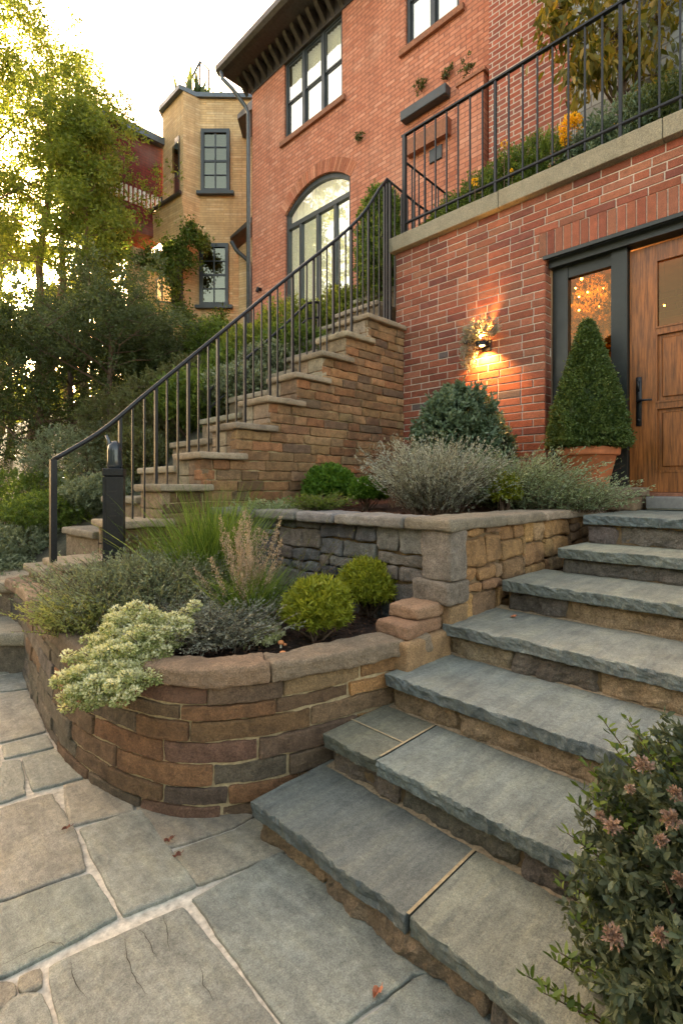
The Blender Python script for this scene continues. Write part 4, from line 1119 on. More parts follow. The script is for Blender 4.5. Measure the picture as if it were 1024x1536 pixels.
# eave: soffit, fascia gutter, brackets
mb=MB(); mb.box(HU-.62,HU+7,4.2,11.85,ze+.12,ze+.20); mb.box(HU-.02,HU+.16,4.2,11.42,ze-.28,ze+.12); mb.build('soffit',M['gutter'],mh)
for i in range(26):
    v=11.6-.28*i; m=MB(); pts=[(HU-.02,ze-.24),(HU-.05,ze-.2),(HU-.30,ze+.04),(HU-.34,ze+.119),(HU-.02,ze+.119)]
    a=[Vector((x,v-.05,z)) for x,z in pts]; b2=[Vector((x,v+.05,z)) for x,z in pts]
    m.add(a+b2,[(0,1,2,3,4),(9,8,7,6,5)]+[(k,k+5,(k+1)%5+5,(k+1)%5) for k in range(5)]); m.build('bracket',M['gutter'],mh)
mb=MB(); 
prof=[(-.62,.12),(-.72,.14),(-.79,.22),(-.80,.34),(-.76,.345),(-.74,.26),(-.62,.22)]
vs=[Vector((HU+x,v,ze+z)) for v in (4.2,11.95) for x,z in prof]; k=len(prof)
mb.add(vs,[tuple(range(k)),tuple(range(2*k-1,k-1,-1))]+[(i,(i+1)%k,(i+1)%k+k,i+k) for i in range(k)])
vs=[Vector((HU-.62,11.85,ze+.19)),Vector((HU-.62,4.2,ze+.19)),Vector((HU+4,4.2,ze+2.2)),Vector((HU+4,11.85,ze+2.2))]
mb.build('gutter',M['gutter'],mh)
m=MB(); m.add(vs,[(0,1,2,3)]); m.build('roof',M['roof'],mh)
mb=MB(); pv=11.46; mb.tube([(HU-.70,11.8,ze+.16),(HU-.68,11.78,ze-.02),(HU-.45,11.62,ze-.28),(HU-.16,11.5,ze-.62),(HU-.08,pv,ze-.8),(HU-.08,pv,3)],.055,10); mb.build('downpipe',M['pipe'],mh,smooth=True)
mb=MB(); mb.box(HU-.13,HU-.03,4.13,4.22,4,13.2,b=.01); mb.build('downpipe',M['frame'],mh)
m=MB(); m.tube([(HU,11.0,H+5.2),(HU-.1,11.0,H+5.2),(HU-.12,11.0,H+5.12)],.05,8); m.build('hose_tap',M['iron'],mh)
m=MB(); m.tube([(HU-.02,4.28,H+7.3),(HU-.16,4.28,H+7.32),(HU-.16,4.28,H+7.15)],.03,8); m.build('pipe_hook',M['iron'],mh)
# projecting brick pier with lead ledge and wall ledge
mb=MB(); mb.box(HU-.42,HU-.001,4.28,4.75,H+2.5,H+6.85); mb.build('pier',M['bricksalmon'],mh)
mb=MB(); mb.box(HU-.45,HU-.002,4.24,4.79,H+6.852,H+6.91); mb.build('pier_cap',M['sill'],mh)
def wv_(x,U): return xU(x,U)
mb=MB(); mb.box(HU-.17,HU-.002,wv_(671,7.9),wv_(603,7.9),H+7.13,H+7.32,b=.01); mb.build('ledge',M['frame'],mh)
mb=MB(); mb.box(HU-.13,HU-.002,wv_(672,7.9),wv_(610,7.9),H+6.42,H+6.72); mb.build('ledge_panel',M['sill'],mh)
mb=MB(); v0,v1=wv_(663,7.99),wv_(644,7.99); mb.box(HU-.03,HU-.001,v0,v1,H+6.1,H+6.36,b=.01); mb.build('air_vent',M['frame'],mh)
# grey shingled neighbour wall
gw=thing('grey_wall','grey stone-clad wall behind the terrace shrubs, right of the red brick','wall',(7.2,1,4))
mb=MB(); mb.box(7.2,7.5,-3,2.72,ZT,13.5); mb.build('wall_face',M['grey_shingle'],gw)

# tan tower building ------------------------------------------------------------
tb=thing('tan_tower_house','tan clad house with angled tower, slate windows and roof terrace','building',rd(-4.5,17,3))
ztop=H+12.2
PL=[(-2.3,16.05),(-4.44,16.0),(-4.87,15.68),(-5.83,16.62),(-5.83,20),(-2.3,20)]
def prism(mb,pl,z0,z1,col=(1,1,1)):
    n=len(pl); vs=[rd(a,b,z0) for a,b in pl]+[rd(a,b,z1) for a,b in pl]
    mb.add(vs,[tuple(range(n))[::-1],tuple(range(n,2*n))]+[(i,(i+1)%n,(i+1)%n+n,i+n) for i in range(n)],col)
mb=MB(); prism(mb,PL,2.5,ztop); mb.build('wall',M['tan'],tb)
c=Vector((-4.1,18,0))
def grow(pl,e):
    cx=sum(p[0] for p in pl)/len(pl); cy=sum(p[1] for p in pl)/len(pl)
    return [(p[0]+e*(1 if p[0]>cx else -1),p[1]+e*(1 if p[1]>cy else -1)) for p in pl]
mb=MB(); prism(mb,grow(PL,.10),ztop,ztop+.14); mb.build('roof_edge',M['pipe'],tb)
def towerwin(x0,x1,y0,y1,D=16.0):
    l=(x0-512)/764*D; r_=(x1-512)/764*D; z0=H+(730-y1)/764*D; z1=H+(730-y0)/764*D
    Mt=Matrix.Translation(rd(l,D-.03,0))@Matrix.Rotation(-math.pi/4,4,'Z'); w=r_-l
    f=MB(); b=.1
    f.box(0,b,-.06,.06,z0,z1,M=Mt); f.box(w-b,w,-.06,.06,z0,z1,M=Mt); f.box(b,w-b,-.058,.06,z1-b*1.2,z1,M=Mt); f.box(b,w-b,-.058,.06,z0,z0+b,M=Mt)
    o=f.build('window',M['frame'],tb)
    s=MB(); iw=w-2*b; 
    s.box(w/2-.02,w/2+.02,-.03,.02,z0+b,z1-b*1.2,M=Mt)
    for k in (1,2,3): zz=z0+b+(z1-z0-2.2*b)*k/4; s.box(b,w-b,-.027,.02,zz-(.015 if k!=2 else .03),zz+(.015 if k!=2 else .03),M=Mt)
    subp(o,s,'glazing_bars',M['frame'])
    g=MB(); g.box(b,w-b,-.005,.002,z0+b,z1-b,M=Mt); subp(o,g,'pane',M['glasstower'])
    s=MB(); s.box(-.12,w+.14,-.13,.0,z0-.1,z0-.002,M=Mt); subp(o,s,'sill',M['frame'])
M['glasstower']=glass_mat('old window glass',.25,(.5,.5,.4))
# recess behind the tower windows is the wall face itself
towerwin(302,345,195,289); towerwin(300,343,366,459)
# facet opening with dark frame at left of tower
def facet(x0,y0t,y0b,x1,y1t,y1b,D0,D1,name,mat,off=.05,th=.08,parent=tb):
    a=at(x0,y0t,D0-off);b=at(x0,y0b,D0-off);c=at(x1,y1b,D1-off);d=at(x1,y1t,D1-off); n=rd(.7,.7,0)*th
    m=MB(); m.add([a,b,c,d,a+n,b+n,c+n,d+n],[(0,1,2,3),(7,6,5,4),(0,4,5,1),(1,5,6,2),(2,6,7,3),(3,7,4,0)]); return m.build(name,mat,parent)
facet(268,202,296,253,216,300,15.85,16.5,'side_window',M['frame'])
facet(267,212,255,256,222,262,15.80,16.35,'side_pane',M['glasstower'],.06,.02)
facet(269,262,292,256,268,300,15.80,16.35,'side_pane',M['glass'],.06,.02)
# parapet sweeping away to the left
a=at(272,291,15.6);b=at(198,338,17.2); e=at(282,378,15.5); d=at(200,352,17.2); n=rd(.25,.25,0)
m=MB(); m.add([a,b,d,e,a+n,b+n,d+n,e+n],[(0,1,2,3),(7,6,5,4),(0,4,5,1),(1,5,6,2),(2,6,7,3),(3,7,4,0)]); m.build('parapet',M['tan'],tb)
m=MB(); m.tube([a+Vector((-.05,-.05,.03)),b+Vector((-.05,-.05,.03))],.06,6); m.build('parapet_trim',M['gutter'],tb)
# shaded porch wall under the parapet and lit window
a=at(284,376,15.8);b=at(196,372,17.6); m=MB(); m.add([Vector((a.x,a.y,3)),Vector((b.x,b.y,3)),Vector((b.x,b.y,a.z+.6)),Vector((a.x,a.y,a.z+.2))],[(0,1,2,3)]); m.build('porch_wall',M['tan'],tb)
facet(271,384,462,258,392,460,15.6,15.9,'porch_window',M['frame'],.1)
fw=facet(258,404,455,234,418,452,15.7,16.3,'porch_window',M['frame'],.1)
M['warmwin']=emit_mat('lit room glow',(1,.5,.16),.14)
facet(256,409,452,236,420,450,15.70,16.24,'lit_pane',M['warmwin'],.13,.01)
for xx in (243,249): 
    p=at(xx,430,15.85); m=MB(); m.tube([Vector((p.x,p.y,p.z-.4)),Vector((p.x,p.y,p.z+.45))],.03,5); m.build('window_bar',M['frame'],tb)
m=MB(); a=at(205,420,15.4); m.box(a.x-.2,a.x+.2,a.y-.2,a.y+.2,2.5,a.z+.9,col=(1,1,1)); m.build('porch_pillar',M['tan'],tb)
# red wing
rwg=thing('red_wing_house','dark red brick wing with slate eave and white balcony rail beside the tan tower','building',rd(-6.5,17,3))
aL=rd(-7.6,15.1,0); aR=rd(-5.86,16.75,0); t=(aR-aL).normalized(); nb=Vector((t.y,-t.x,0)); 
if nb.dot(rd(-1,1,0))<0: nb=-nb
def slab(name,z0,z1,mat,off=0,th=2.5,p=rwg):
    m=MB(); a=aL-nb*off; b=aR-nb*off; q=[a,b,b+nb*th,a+nb*th]
    m.add([Vector((v.x,v.y,z0)) for v in q]+[Vector((v.x,v.y,z1)) for v in q],[(3,2,1,0),(4,5,6,7)]+[(i,(i+1)%4,(i+1)%4+4,i+4) for i in range(4)]); return m.build(name,mat,p)
slab('upper_wall',H+9.45,H+11.1,M['brickdark'],0,2.5); slab('eave',H+11.1,H+11.32,M['pipe'],.25,3); slab('balcony_band',H+8.1,H+8.95,M['brickdark'],0,2.2)
m=MB(); q=[aL-nb*.25,aR-nb*.25,aR+nb*1.4,aL+nb*1.4]; m.add([Vector((q[0].x,q[0].y,H+11.32)),Vector((q[1].x,q[1].y,H+11.32)),Vector((q[2].x,q[2].y,H+12.0)),Vector((q[3].x,q[3].y,H+12.0))],[(0,1,2,3)]); m.build('roof',M['roof'],rwg)
m=MB()
for i in range(17):
    p=aL.lerp(aR,(i+.5)/17); m.box(p.x-.035,p.x+.035,p.y-.035,p.y+.035,H+8.95,H+9.45)
m.build('balustrade',M['white'],rwg)
for q in (0,1):
    p=aL.lerp(aR,q); m=MB(); m.box(p.x-.1,p.x+.1,p.y-.1,p.y+.1,H+8.9,H+9.5); m.build('corner_post',M['frame'],rwg)
# small side roofs and pipe between tower and house
so=thing('side_lean_to','small dark lean-to roof with gutter and pipe squeezed between tower and brick house','lean-to roof',rd(-2.9,14.9,4))
def wedge(x0,y0,x1,y1,D,th,name,mat,par=so):
    a=at(x0,y0,D);b=at(x1,y1,D-.6); m=MB(); up=Vector((0,0,th)); n=rd(0,1.0,0)
    m.add([a,b,b+up,a+up*.4,a+n,b+n,b+up+n,a+up*.4+n],[(0,1,2,3),(7,6,5,4),(0,4,5,1),(1,5,6,2),(2,6,7,3),(3,7,4,0)]); m.build(name,mat,par)
wedge(345,358,384,328,15.0,.18,'roof_edge',M['gutter']); 
a=at(347,362,14.9); m=MB(); m.tube([a,a+Vector((.1,-.1,-.25)),a+Vector((.42,-.30,-.55)),a+Vector((.45,-.35,-.9)),a+Vector((.45,-.35,-5))],.06,8); m.build('downpipe',M['frame'],so,smooth=True)
a=at(358,372,15.3);b=at(384,350,15.0); m=MB(); m.add([Vector((a.x,a.y,3)),Vector((b.x,b.y,3)),Vector((b.x,b.y,b.z)),Vector((a.x,a.y,a.z))],[(0,1,2,3)]); m.build('wall_return',M['tan'],so)
s2=thing('side_eave','short dark boxed eave jutting from the tan tower near its top','eave',at(366,170,15))
wedge(356,178,384,158,15.2,.32,'roof_edge',M['gutter'],s2)
# roof terrace frame on tower
rf=thing('roof_frame','thin metal trellis frame with plant on the tan tower roof','trellis',at(300,140,16.5))
m=MB(); P=[at(278,134,16.3),at(300,92,16.3),at(300,148,16.3),at(313,104,16.8),at(313,146,16.8),at(321,148,16.4)]
m.tube([P[0],P[1]],.035,6);m.tube([P[1],P[2]],.035,6);m.tube([P[1],P[3]],.03,6);m.tube([P[3],P[4]],.03,6); m.tube([at(301,130,16.3),at(320,146,16.5)],.02,5); m.build('frame_bars',M['frame'],rf)
# ================================================================ OBJECTS
# bollard light
bp=at(172,820,3.35); bz=.75
bo=thing('bollard_lamp','black square bollard post with angled glass top beside the stair','bollard',(bp.x,bp.y,.45))
Mt=Matrix.Translation((bp.x,bp.y,0))@Matrix.Rotation(-math.pi/4+.25,4,'Z')
def zy(y): return H+(730-y)/764*3.35
mb=MB(); mb.box(-.058,.058,-.058,.058,.45,zy(714),M=Mt,b=.006); mb.box(-.064,.064,-.064,.064,zy(714),zy(703),M=Mt,b=.004); 
mb.box(-.062,-.046,-.062,-.05,.45,zy(716),M=Mt); mb.box(.046,.062,-.062,-.05,.45,zy(716),M=Mt); mb.build('post',M['iron'],bo)
mb=MB(); 
c=Mt@Vector((0,0,0))
mb.lathe((c.x,c.y,0),[(.001,zy(703)),(.045,zy(703)),(.050,zy(698)),(.046,zy(690)),(.046,zy(676)),(.04,zy(668)),(.02,zy(662)),(.001,zy(661))],24); M['smoke']=plain('smoked glass',(.03,.035,.045),.12,0,5,.1,0); mb.build('lamp_head',M['smoke'],bo,smooth=True)
mb=MB(); c2=Mt@Vector((-.035,0,0)); mb.tube([(c2.x,c2.y,zy(690)),(c2.x,c2.y,zy(662)),(c2.x-.012,c2.y+.012,zy(653))],[.014,.012,.009],8); mb.build('finial',M['pipe'],bo,smooth=True)
mb=MB(); 
for q in (.1,.18,.26): mb.box(-.02,.02,-.0605,-.0585,zy(714)-q,zy(714)-q+.0015,M=Mt)
mb.build('scratches',M['gutter'],bo)

# potted clipped cone
pc=at(881,720,4.42); px_,py_=pc.x,pc.y; PZ=1.332
pt=thing('plant_pot','round terracotta pot with thick rim on the stone block by the door','pot',(px_,py_,PZ))
mb=MB(); mb.lathe((px_,py_,PZ),[(.001,0),(.155,0),(.16,.01),(.222,.27),(.228,.272),(.245,.275),(.252,.285),(.256,.335),(.25,.345),(.235,.345),(.228,.31),(.001,.305)],56); mb.build('pot_body',M['terra'],pt,smooth=True)
mb=MB(); mb.lathe((px_,py_,PZ),[(.001,.315),(.229,.313)],24); mb.build('potting_soil',M['soil'],pt)
tp=thing('topiary_cone','tall dark green clipped conical evergreen growing in the terracotta pot','topiary',(px_,py_,PZ+.3))
rng=np.random.default_rng(77); Mc=3600
zz=rng.random(Mc)**1.3; top=1.10; th=rng.uniform(0,2*np.pi,Mc)
nn_=np.array([noise.noise(Vector((math.cos(a)*2.0,math.sin(a)*2.0,z_*5)))+.5*noise.noise(Vector((math.cos(a)*6,math.sin(a)*6,z_*15))) for a,z_ in zip(th,zz)])
rad=(.305*(1-zz**1.25)**.95*np.clip((zz+.04)/.08,.6,1)+.018)*(1+.16*nn_)*rng.uniform(.90,1.03,Mc)
C_=np.c_[px_+rad*np.cos(th),py_+rad*np.sin(th),PZ+.33+zz*top]; O_=np.c_[np.cos(th),np.sin(th),np.full(Mc,.5)]
K_=15; P=C_[:,None,:]+rng.normal(0,.013,(Mc,K_,3)); D=O_[:,None,:]+rng.normal(0,.75,(Mc,K_,3))
leaves('foliage',P.reshape(-1,3),D.reshape(-1,3),.024,.014,M['L_cone'],tp,rng,np.clip(.35+.4*nn_[:,None]+rng.uniform(-.25,.35,(Mc,1))+rng.uniform(-.2,.2,(Mc,K_)),0,1).reshape(-1))
mb=MB(); mb.tube([(px_,py_,PZ+.3),(px_,py_,PZ+1.2)],[.02,.006],8); mb.lathe((px_,py_,PZ+.36),[(.001,0),(.26,.0),(.22,.25),(.12,.65),(.001,.95)],20); mb.build('stem',M['L_cone'],tp)

# ---- upper bed plants
def U3(x,y,D): return tuple(at(x,y,D))
def base(x,D,z): p=at(x,730,D); return (p.x,p.y,z)
b=base(495,4.75,1.12); bush('clipped_box_ball','bright green rounded box ball nearest the stair side wall in the upper bed','shrub',b,(b[0],b[1],1.30),(.29,.27,.27),1800,14,(.022,.013),M['L_box'],1,twl=.05,lump=.08,half=True)
b=base(551,4.35,1.12); bush('clipped_box_ball','smaller mid green box ball left of the dry silvery lavender','shrub',b,(b[0],b[1],1.27),(.17,.17,.17),1000,14,(.019,.011),M['L_box'],2,twl=.045,lump=.1,half=True)
b=base(683,4.75,1.12); bush('blue_green_shrub','large blue green leafy shrub against the red brick wall','shrub',b,(b[0],b[1],1.72),(.44,.40,.60),1500,20,(.046,.022),M['L_blue'],3,twl=.13,lump=.25,up=.4,nstem=30,stemr=.01,hexa=True)
b=base(738,4.95,1.12); bush('blue_green_shrub','smaller blue green shrub shoulder beneath the wall lamp','shrub',b,(b[0],b[1],1.55),(.22,.22,.42),600,20,(.042,.02),M['L_blue'],4,twl=.12,lump=.25,up=.4,hexa=True)
b=base(650,3.85,1.13); wisps('lavender_bush','dry silvery lavender clump with upright grey stems in the upper bed','lavender',b,1300,.64,.58,34,(.024,.006),M['L_lav'],5,curve=.12,upper=.12,basr=.07)
b=base(768,4.05,1.14); wisps('artemisia_bush','soft grey green feathery artemisia spreading over the upper wall corner by the steps','shrub',b,1100,.60,.68,32,(.024,.008),M['L_art'],6,curve=.28,upper=.1,basr=.10)
b=base(838,3.95,1.15); wisps('artemisia_bush','low pale green feathery artemisia spilling towards the top step','shrub',b,900,.38,.95,28,(.022,.007),M['L_art'],7,curve=.42,upper=.1,basr=.13)
b=base(757,3.75,1.14); bush('spurge_tuft','small yellow green tuft in front of the feathery artemisia','shrub',b,(b[0],b[1],1.28),(.12,.12,.16),350,12,(.03,.012),M['L_lime'],8,twl=.06,half=True)
b=base(815,4.5,1.15); wisps('red_sprig_plant','thin purple red sprigs before the terracotta pot','plant',b,240,.55,.55,16,(.016,.006),M['L_red'],9,curve=.2,upper=.3,basr=.08)
b=base(597,4.55,1.12); wisps('dry_stalks','few dry buff stalks beside the stair side wall','dry plant',b,60,.7,.32,12,(.02,.007),M['L_plume'],10,curve=.15,upper=.45,basr=.04,stemmat='L_plume')
b=base(478,3.62,1.16); wisps('cushion_plant','small green cushion plant on the coping above the slate stones','plant',b,260,.19,.8,14,(.02,.008),M['L_mid'],11,curve=.4,upper=.2,basr=.04)
b=base(408,3.95,1.10); wisps('cushion_plant','pale green low cushion between tall grass and upper wall','plant',b,300,.2,.9,14,(.024,.01),M['L_art'],12,curve=.4,upper=.2,basr=.06)
# ---- lower bed
b=base(225,3.0,.58); wisps('santolina_bush','broad grey green feathery bush filling the left of the lower bed','shrub',b,2300,.43,.58,34,(.020,.007),M['L_sage'],20,curve=.22,upper=.15,basr=.17)
b=base(150,2.75,.57); wisps('santolina_bush','yellow green feathery bush at the left rim of the curved wall','shrub',b,1100,.27,.60,34,(.018,.007),M['L_yellowsage'],21,curve=.3,upper=.1,basr=.10)
b=base(270,3.2,.58); wisps('santolina_bush','grey green feathery bush behind, next to the tall grass','shrub',b,1700,.44,.6,34,(.020,.007),M['L_sage'],22,curve=.22,upper=.15,basr=.14)
b=base(315,2.62,.55); wisps('silver_bush','silver grey low bush between white flowered cushion and golden ball','shrub',b,1300,.29,.75,32,(.018,.006),M['L_silver'],23,curve=.35,upper=.1,basr=.10)
b=base(474,2.62,.56); bush('golden_box_ball','golden green spiky ball, nearer and larger of the two, in the lower bed','shrub',b,(b[0],b[1],.69),(.175,.175,.185),1200,18,(.034,.008),M['L_lime'],24,twl=.07,up=.6,lump=.12,half=True,jitter=.25)
b=base(551,2.95,.60); bush('golden_box_ball','golden green spiky ball, farther and smaller of the two, before the slate stones','shrub',b,(b[0],b[1],.74),(.165,.165,.18),1150,18,(.032,.008),M['L_lime'],25,twl=.065,up=.6,lump=.12,half=True,jitter=.25)
b=base(385,2.62,.55); bush('variegated_groundcover','small cream edged ground cover sprig below the flowering grass','plant',b,(b[0],b[1],.58),(.15,.13,.07),200,14,(.02,.011),M['L_varieg'],26,twl=.06,half=True)
# trailing variegated cushion over the wall
rng=np.random.default_rng(31); bb=gnd(200,960,.62); t=thing('variegated_cushion','cream and green variegated cushion plant spilling over the curved coping','plant',(bb.x+.1,bb.y,.55))
P=[];D=[];Rn=[]
cl=[]
for i in range(520):
    q=rng.random(); x=222+rng.normal(0,26)-q*78; y=932+q*105+rng.normal(0,12)
    z=.76-.30*max(0,q-.15)-.06*abs(rng.normal()); Dp=2.34-.33*q+rng.normal(0,.03); p=at(x,y,Dp); cl.append((p,q))
for p,q in cl:
    n=120; d=nrm(rng.normal(size=(n,3))); pp=np.array(p)+d*np.array([.030,.030,.022])*rng.uniform(.6,1.05,(n,1)); P.append(pp); D.append(d+np.array([-.2,-.3,.2])+rng.normal(0,.4,(n,3))); Rn.append(np.clip(.45+.45*d[:,2]+rng.uniform(-.3,.3,n),0,1))
leaves('foliage',np.concatenate(P),np.concatenate(D),.0125,.0085,M['L_varieg'],t,rng,np.concatenate(Rn))
mb=MB(); 
for p,q in cl[::5]: mb.tube([(bb.x+.12,bb.y+.1,.56),(p.x*.5+bb.x*.5+.05,p.y*.5+bb.y*.5+.02,max(.66,p.z)),p],[.006,.004,.002],5,cap=False)
mb.build('stem',M['bark'],t,recalc=False)
# grasses
rng=np.random.default_rng(41); b=base(322,3.25,.60); t=thing('tall_grass','tall fresh green grass clump behind the flowering grass','ornamental grass',b); blades(rng,b,1000,.95,.20,.0038,.22,.08,M['L_grass'],t)
rng=np.random.default_rng(42); b=base(375,2.80,.56); t=thing('flowering_grass','grass clump with pink buff seed plumes in the lower bed','ornamental grass',b); blades(rng,b,900,.50,.28,.0032,.28,.05,M['L_grass'],t)
Q=blades(rng,b,42,.68,.20,.0014,.06,.04,M['L_grass'],t,'seed_stalks')
PP=[];DD=[]
for i in range(42):
    for s in np.linspace(.5,1,60):
        k=s*6; a=int(min(5,k)); p=Q[i,a]*(1-(k-a))+Q[i,a+1]*(k-a); w=.011*np.sin(np.pi*min(1,(s-.45)/.6))+.002
        for _ in range(3): PP.append(p+rng.normal(0,w*.7,3)); DD.append(np.array([0,0,.9])+rng.normal(0,.6,3))
leaves('plume',np.array(PP),np.array(DD),.013,.005,M['L_plume'],t,rng)
rng=np.random.default_rng(43); b=base(270,3.55,.62); t=thing('tall_grass','sparser green grass in front of the lowest stair caps','ornamental grass',b); blades(rng,b,520,.72,.3,.0032,.3,.09,M['L_grass'],t)
# orange toadstools in the mulch
M['orange']=plain('orange cap',(.75,.28,.10),.5,0,40,.25,.001)
for i,(x,y,lab) in enumerate(((421,962,'pale orange toadstool in the mulch, the one nearer the golden ball'),(424,978,'pale orange toadstool in the mulch, the one nearer the coping'))):
    p=gnd(x,y,.58); t=thing('toadstool',lab,'toadstool',(p.x,p.y,.56)); m=MB(); m.lathe((p.x,p.y,.555),[(.001,.012),(.013,.012),(.016,.018),(.012,.027),(.001,.031)],14); m.lathe((p.x+.018,p.y-.01,.55),[(.001,.008),(.009,.008),(.010,.014),(.001,.020)],12); m.build('cap',M['orange'],t,smooth=True)
    m=MB(); m.lathe((p.x,p.y,.548),[(.005,0),(.004,.02)],10); m.build('stalk',M['cream'],t,smooth=True)
# leaf mass set behind the sidelight to imitate reflected garden trees
b=base(895,5.9,FZ); bush('indoor_tree','leafy indoor plant behind the sidelight glass among warm bulbs','plant',b,(b[0],b[1],2.85),(.5,.5,.95),600,16,(.06,.03),M['L_ochre'],700,twl=.2,lump=.3)
# fallen leaves
M['deadleaf']=plain('dead leaf',(.16,.05,.025),.7,0,60,.3,.001); M['deadleaf2']=plain('rust leaf',(.42,.14,.06),.7,0,60,.3,.001)
def dead(x,y,z,lab,mat,s=.025,rot=.3,cat='fallen leaf'):
    p=gnd(x,y,z); m=MB(); vs=[];n=12
    for i in range(n):
        a=2*math.pi*i/n; r=s*(1+.25*math.sin(3*a+x)); vs.append(Vector((math.cos(a+rot)*r,math.sin(a+rot)*r*.6,.004+.009*math.sin(2*a+1)**2)))
    vs.append(Vector((0,0,.002))); m.add([v+p for v in vs],[(i,(i+1)%n,n) for i in range(n)])
    m.tube([p+Vector((s,0,.004)),p+Vector((s*1.6,s*.2,.008))],.0012,4)
    o=m.build('fallen_leaf',mat); props(o,lab,cat,'fallen leaves on the paving and steps')
dead(100,1244,.013,'small dark curled leaf beside the joint, leftmost on the paving',M['deadleaf'],.016)
dead(253,1262,.013,'dark curled leaf just in front of the curved wall',M['deadleaf'],.017)
dead(266,1285,.013,'dark curled leaf on the small tan flagstone',M['deadleaf'],.016,1)
dead(565,1491,.013,'rust coloured leaf on the large flagstone at the bottom',M['deadleaf2'],.017,.9)
dead(770,926,.640,'rust coloured leaf lying on the fourth step',M['deadleaf2'],.024,.2)
# foreground shrub --------------------------------------------------------------
rng=np.random.default_rng(51); b=(1.40,.14,.03)
t=thing('foreground_shrub','leafy dark shrub with faded pink blooms at the lower right of the steps','shrub',b)
P,D,rn,tips=twigs(rng,(1.42,.13,.38),(.42,.37,.42),2200,32,.11,.5,.2,9,.35,False,.4,(.7,1.02))
leaves('foliage',P,D,.025,.011,M['L_near'],t,rng,rn,hexa=True,fold=.3)
# airy upright shoots
SH=[]
for (x,y,D) in ((905,1082,1.28),(940,1078,1.32),(985,1105,1.36),(1010,1110,1.3),(880,1150,1.25),(862,1205,1.22),(850,1250,1.2),(868,1180,1.2),(955,1100,1.2),(920,1120,1.18),(845,1320,1.16),(860,1380,1.12),(840,1430,1.1),(790,1465,1.13),(815,1490,1.1),(838,1330,1.2),(855,1290,1.22),(830,1440,1.15),(1000,1130,1.15),(900,1190,1.2)): SH.append((at(x,y,D)))
PP=[];DD=[];m=MB()
for p in SH:
    b2=Vector((1.40,.13,.35)).lerp(p,.55); b2.z=min(b2.z,p.z-.12); pts=[b2,b2.lerp(p,.5)+Vector((.01,0,.0)),p]; m.tube(pts,[.003,.0022,.001],5,cap=False)
    for s in np.linspace(.25,1,30):
        q=b2.lerp(p,s); a=s*40; d=Vector((math.cos(a),math.sin(a),.7)); PP.append(tuple(q)); DD.append(tuple(d))
leaves('shoot_leaves',np.array(PP),np.array(DD),.026,.010,M['L_mid'],t,rng,hexa=True,fold=.3)
stems(m,b,tips,rng,70,.007,.05); m.build('stem',M['bark'],t,recalc=False)
rng=np.random.default_rng(52)
for (x,y,D) in ((945,1185,1.02),(1012,1190,1.03),(918,1240,.98),(990,1262,.95),(1018,1320,.95),(918,1405,.90),(990,1405,.92),(965,1150,1.1),(1005,1230,1.0),(900,1225,1.05)):
    c=np.array(at(x,y,D)); n=150; d=nrm(rng.normal(size=(n,3))+np.array([-.2,-.2,.6])); bs=rng.uniform(.6,1.5); P=c+d*rng.uniform(.001,.012,(n,1))*bs
    o=leaves('bloom',P,d+rng.normal(0,.3,(n,3)),.0065*bs,.0042*bs,M['L_pink'],t,rng,rng.uniform(0,.6,n)+rng.uniform(0,.4))
b=(1.0,.17,.03); wisps('low_sprig_plant','fine green sprigs at the foot of the foreground shrub','plant',b,90,.26,.5,34,(.016,.0045),M['L_mid'],53,curve=.2,upper=.1,basr=.06)
b=(1.0,-.25,.03); wisps('low_sprig_plant','fine dark green sprigs at the lower right corner under the shrub','plant',b,160,.38,.6,34,(.018,.005),M['L_near'],54,curve=.2,upper=.1,basr=.12)

# ---- wall and terrace plants
c=at(715,500,5.05); t=thing('hanging_plant','silver grey trailing plant hanging on the brick above the wall lamp','plant',tuple(c)); rng=np.random.default_rng(61)
P1,D1,r1,tp1=twigs(rng,(EW-.14,xU(718,EW-.14),at(0,492,5.1).z),(.12,.22,.12),200,16,.07,.3,.2)
P2,D2,r2,tp2=twigs(rng,(EW-.12,xU(702,EW-.12),at(0,520,5.1).z),(.08,.09,.20),140,16,.07,-.5,.2)
leaves('foliage',np.r_[P1,P2],np.r_[D1,D2],.024,.008,M['L_silver'],t,rng,np.r_[r1,r2])
mb=MB(); v=xU(706,EW-.1); z=at(0,500,5.1).z; mb.box(EW-.16,EW-.004,v-.06,v+.06,z-.05,z-.02,b=.004); mb.build('bracket_tray',M['iron'],t)
# terrace shrubs
TP=[(655,6.35,.30,.45,'L_mid','low green shrub at the terrace corner behind the railing'),(690,6.2,.36,.55,'L_mid','green shrub on the terrace left of the tall downpipe'),
(730,5.95,.4,.72,'L_mid','green shrub on the terrace below the tall downpipe'),(775,5.8,.42,.85,'L_mid','broad green shrub between downpipe and yellow flowers'),(815,5.55,.42,.95,'L_mid','taller green shrub just left of the yellow flowers'),
(890,5.2,.4,.75,'L_blue','grey green shrub just right of the yellow flowers'),(935,5.1,.45,.92,'L_blue','grey green shrub before the grey wall'),(985,4.95,.45,1.0,'L_dark','dark shrub before the grey wall'),(1030,4.8,.5,1.05,'L_dark','dark shrub at the right edge of the terrace')]
for i,(x,D,r_,h_,mt_,lab) in enumerate(TP):
    b=base(x,D,ZT+.12); bush('terrace_shrub',lab,'shrub',b,(b[0],b[1],ZT+.12+h_*.5),(r_,r_,h_*.55),750,16,(.042,.014),M[mt_],100+i,twl=.16,up=.7,lump=.25,group='shrubs along the terrace')
b=base(857,5.15,ZT+.12); t=thing('yellow_flower_plant','bright yellow flower cluster behind the terrace railing','flowering plant',b); rng=np.random.default_rng(130)
m=MB(); 
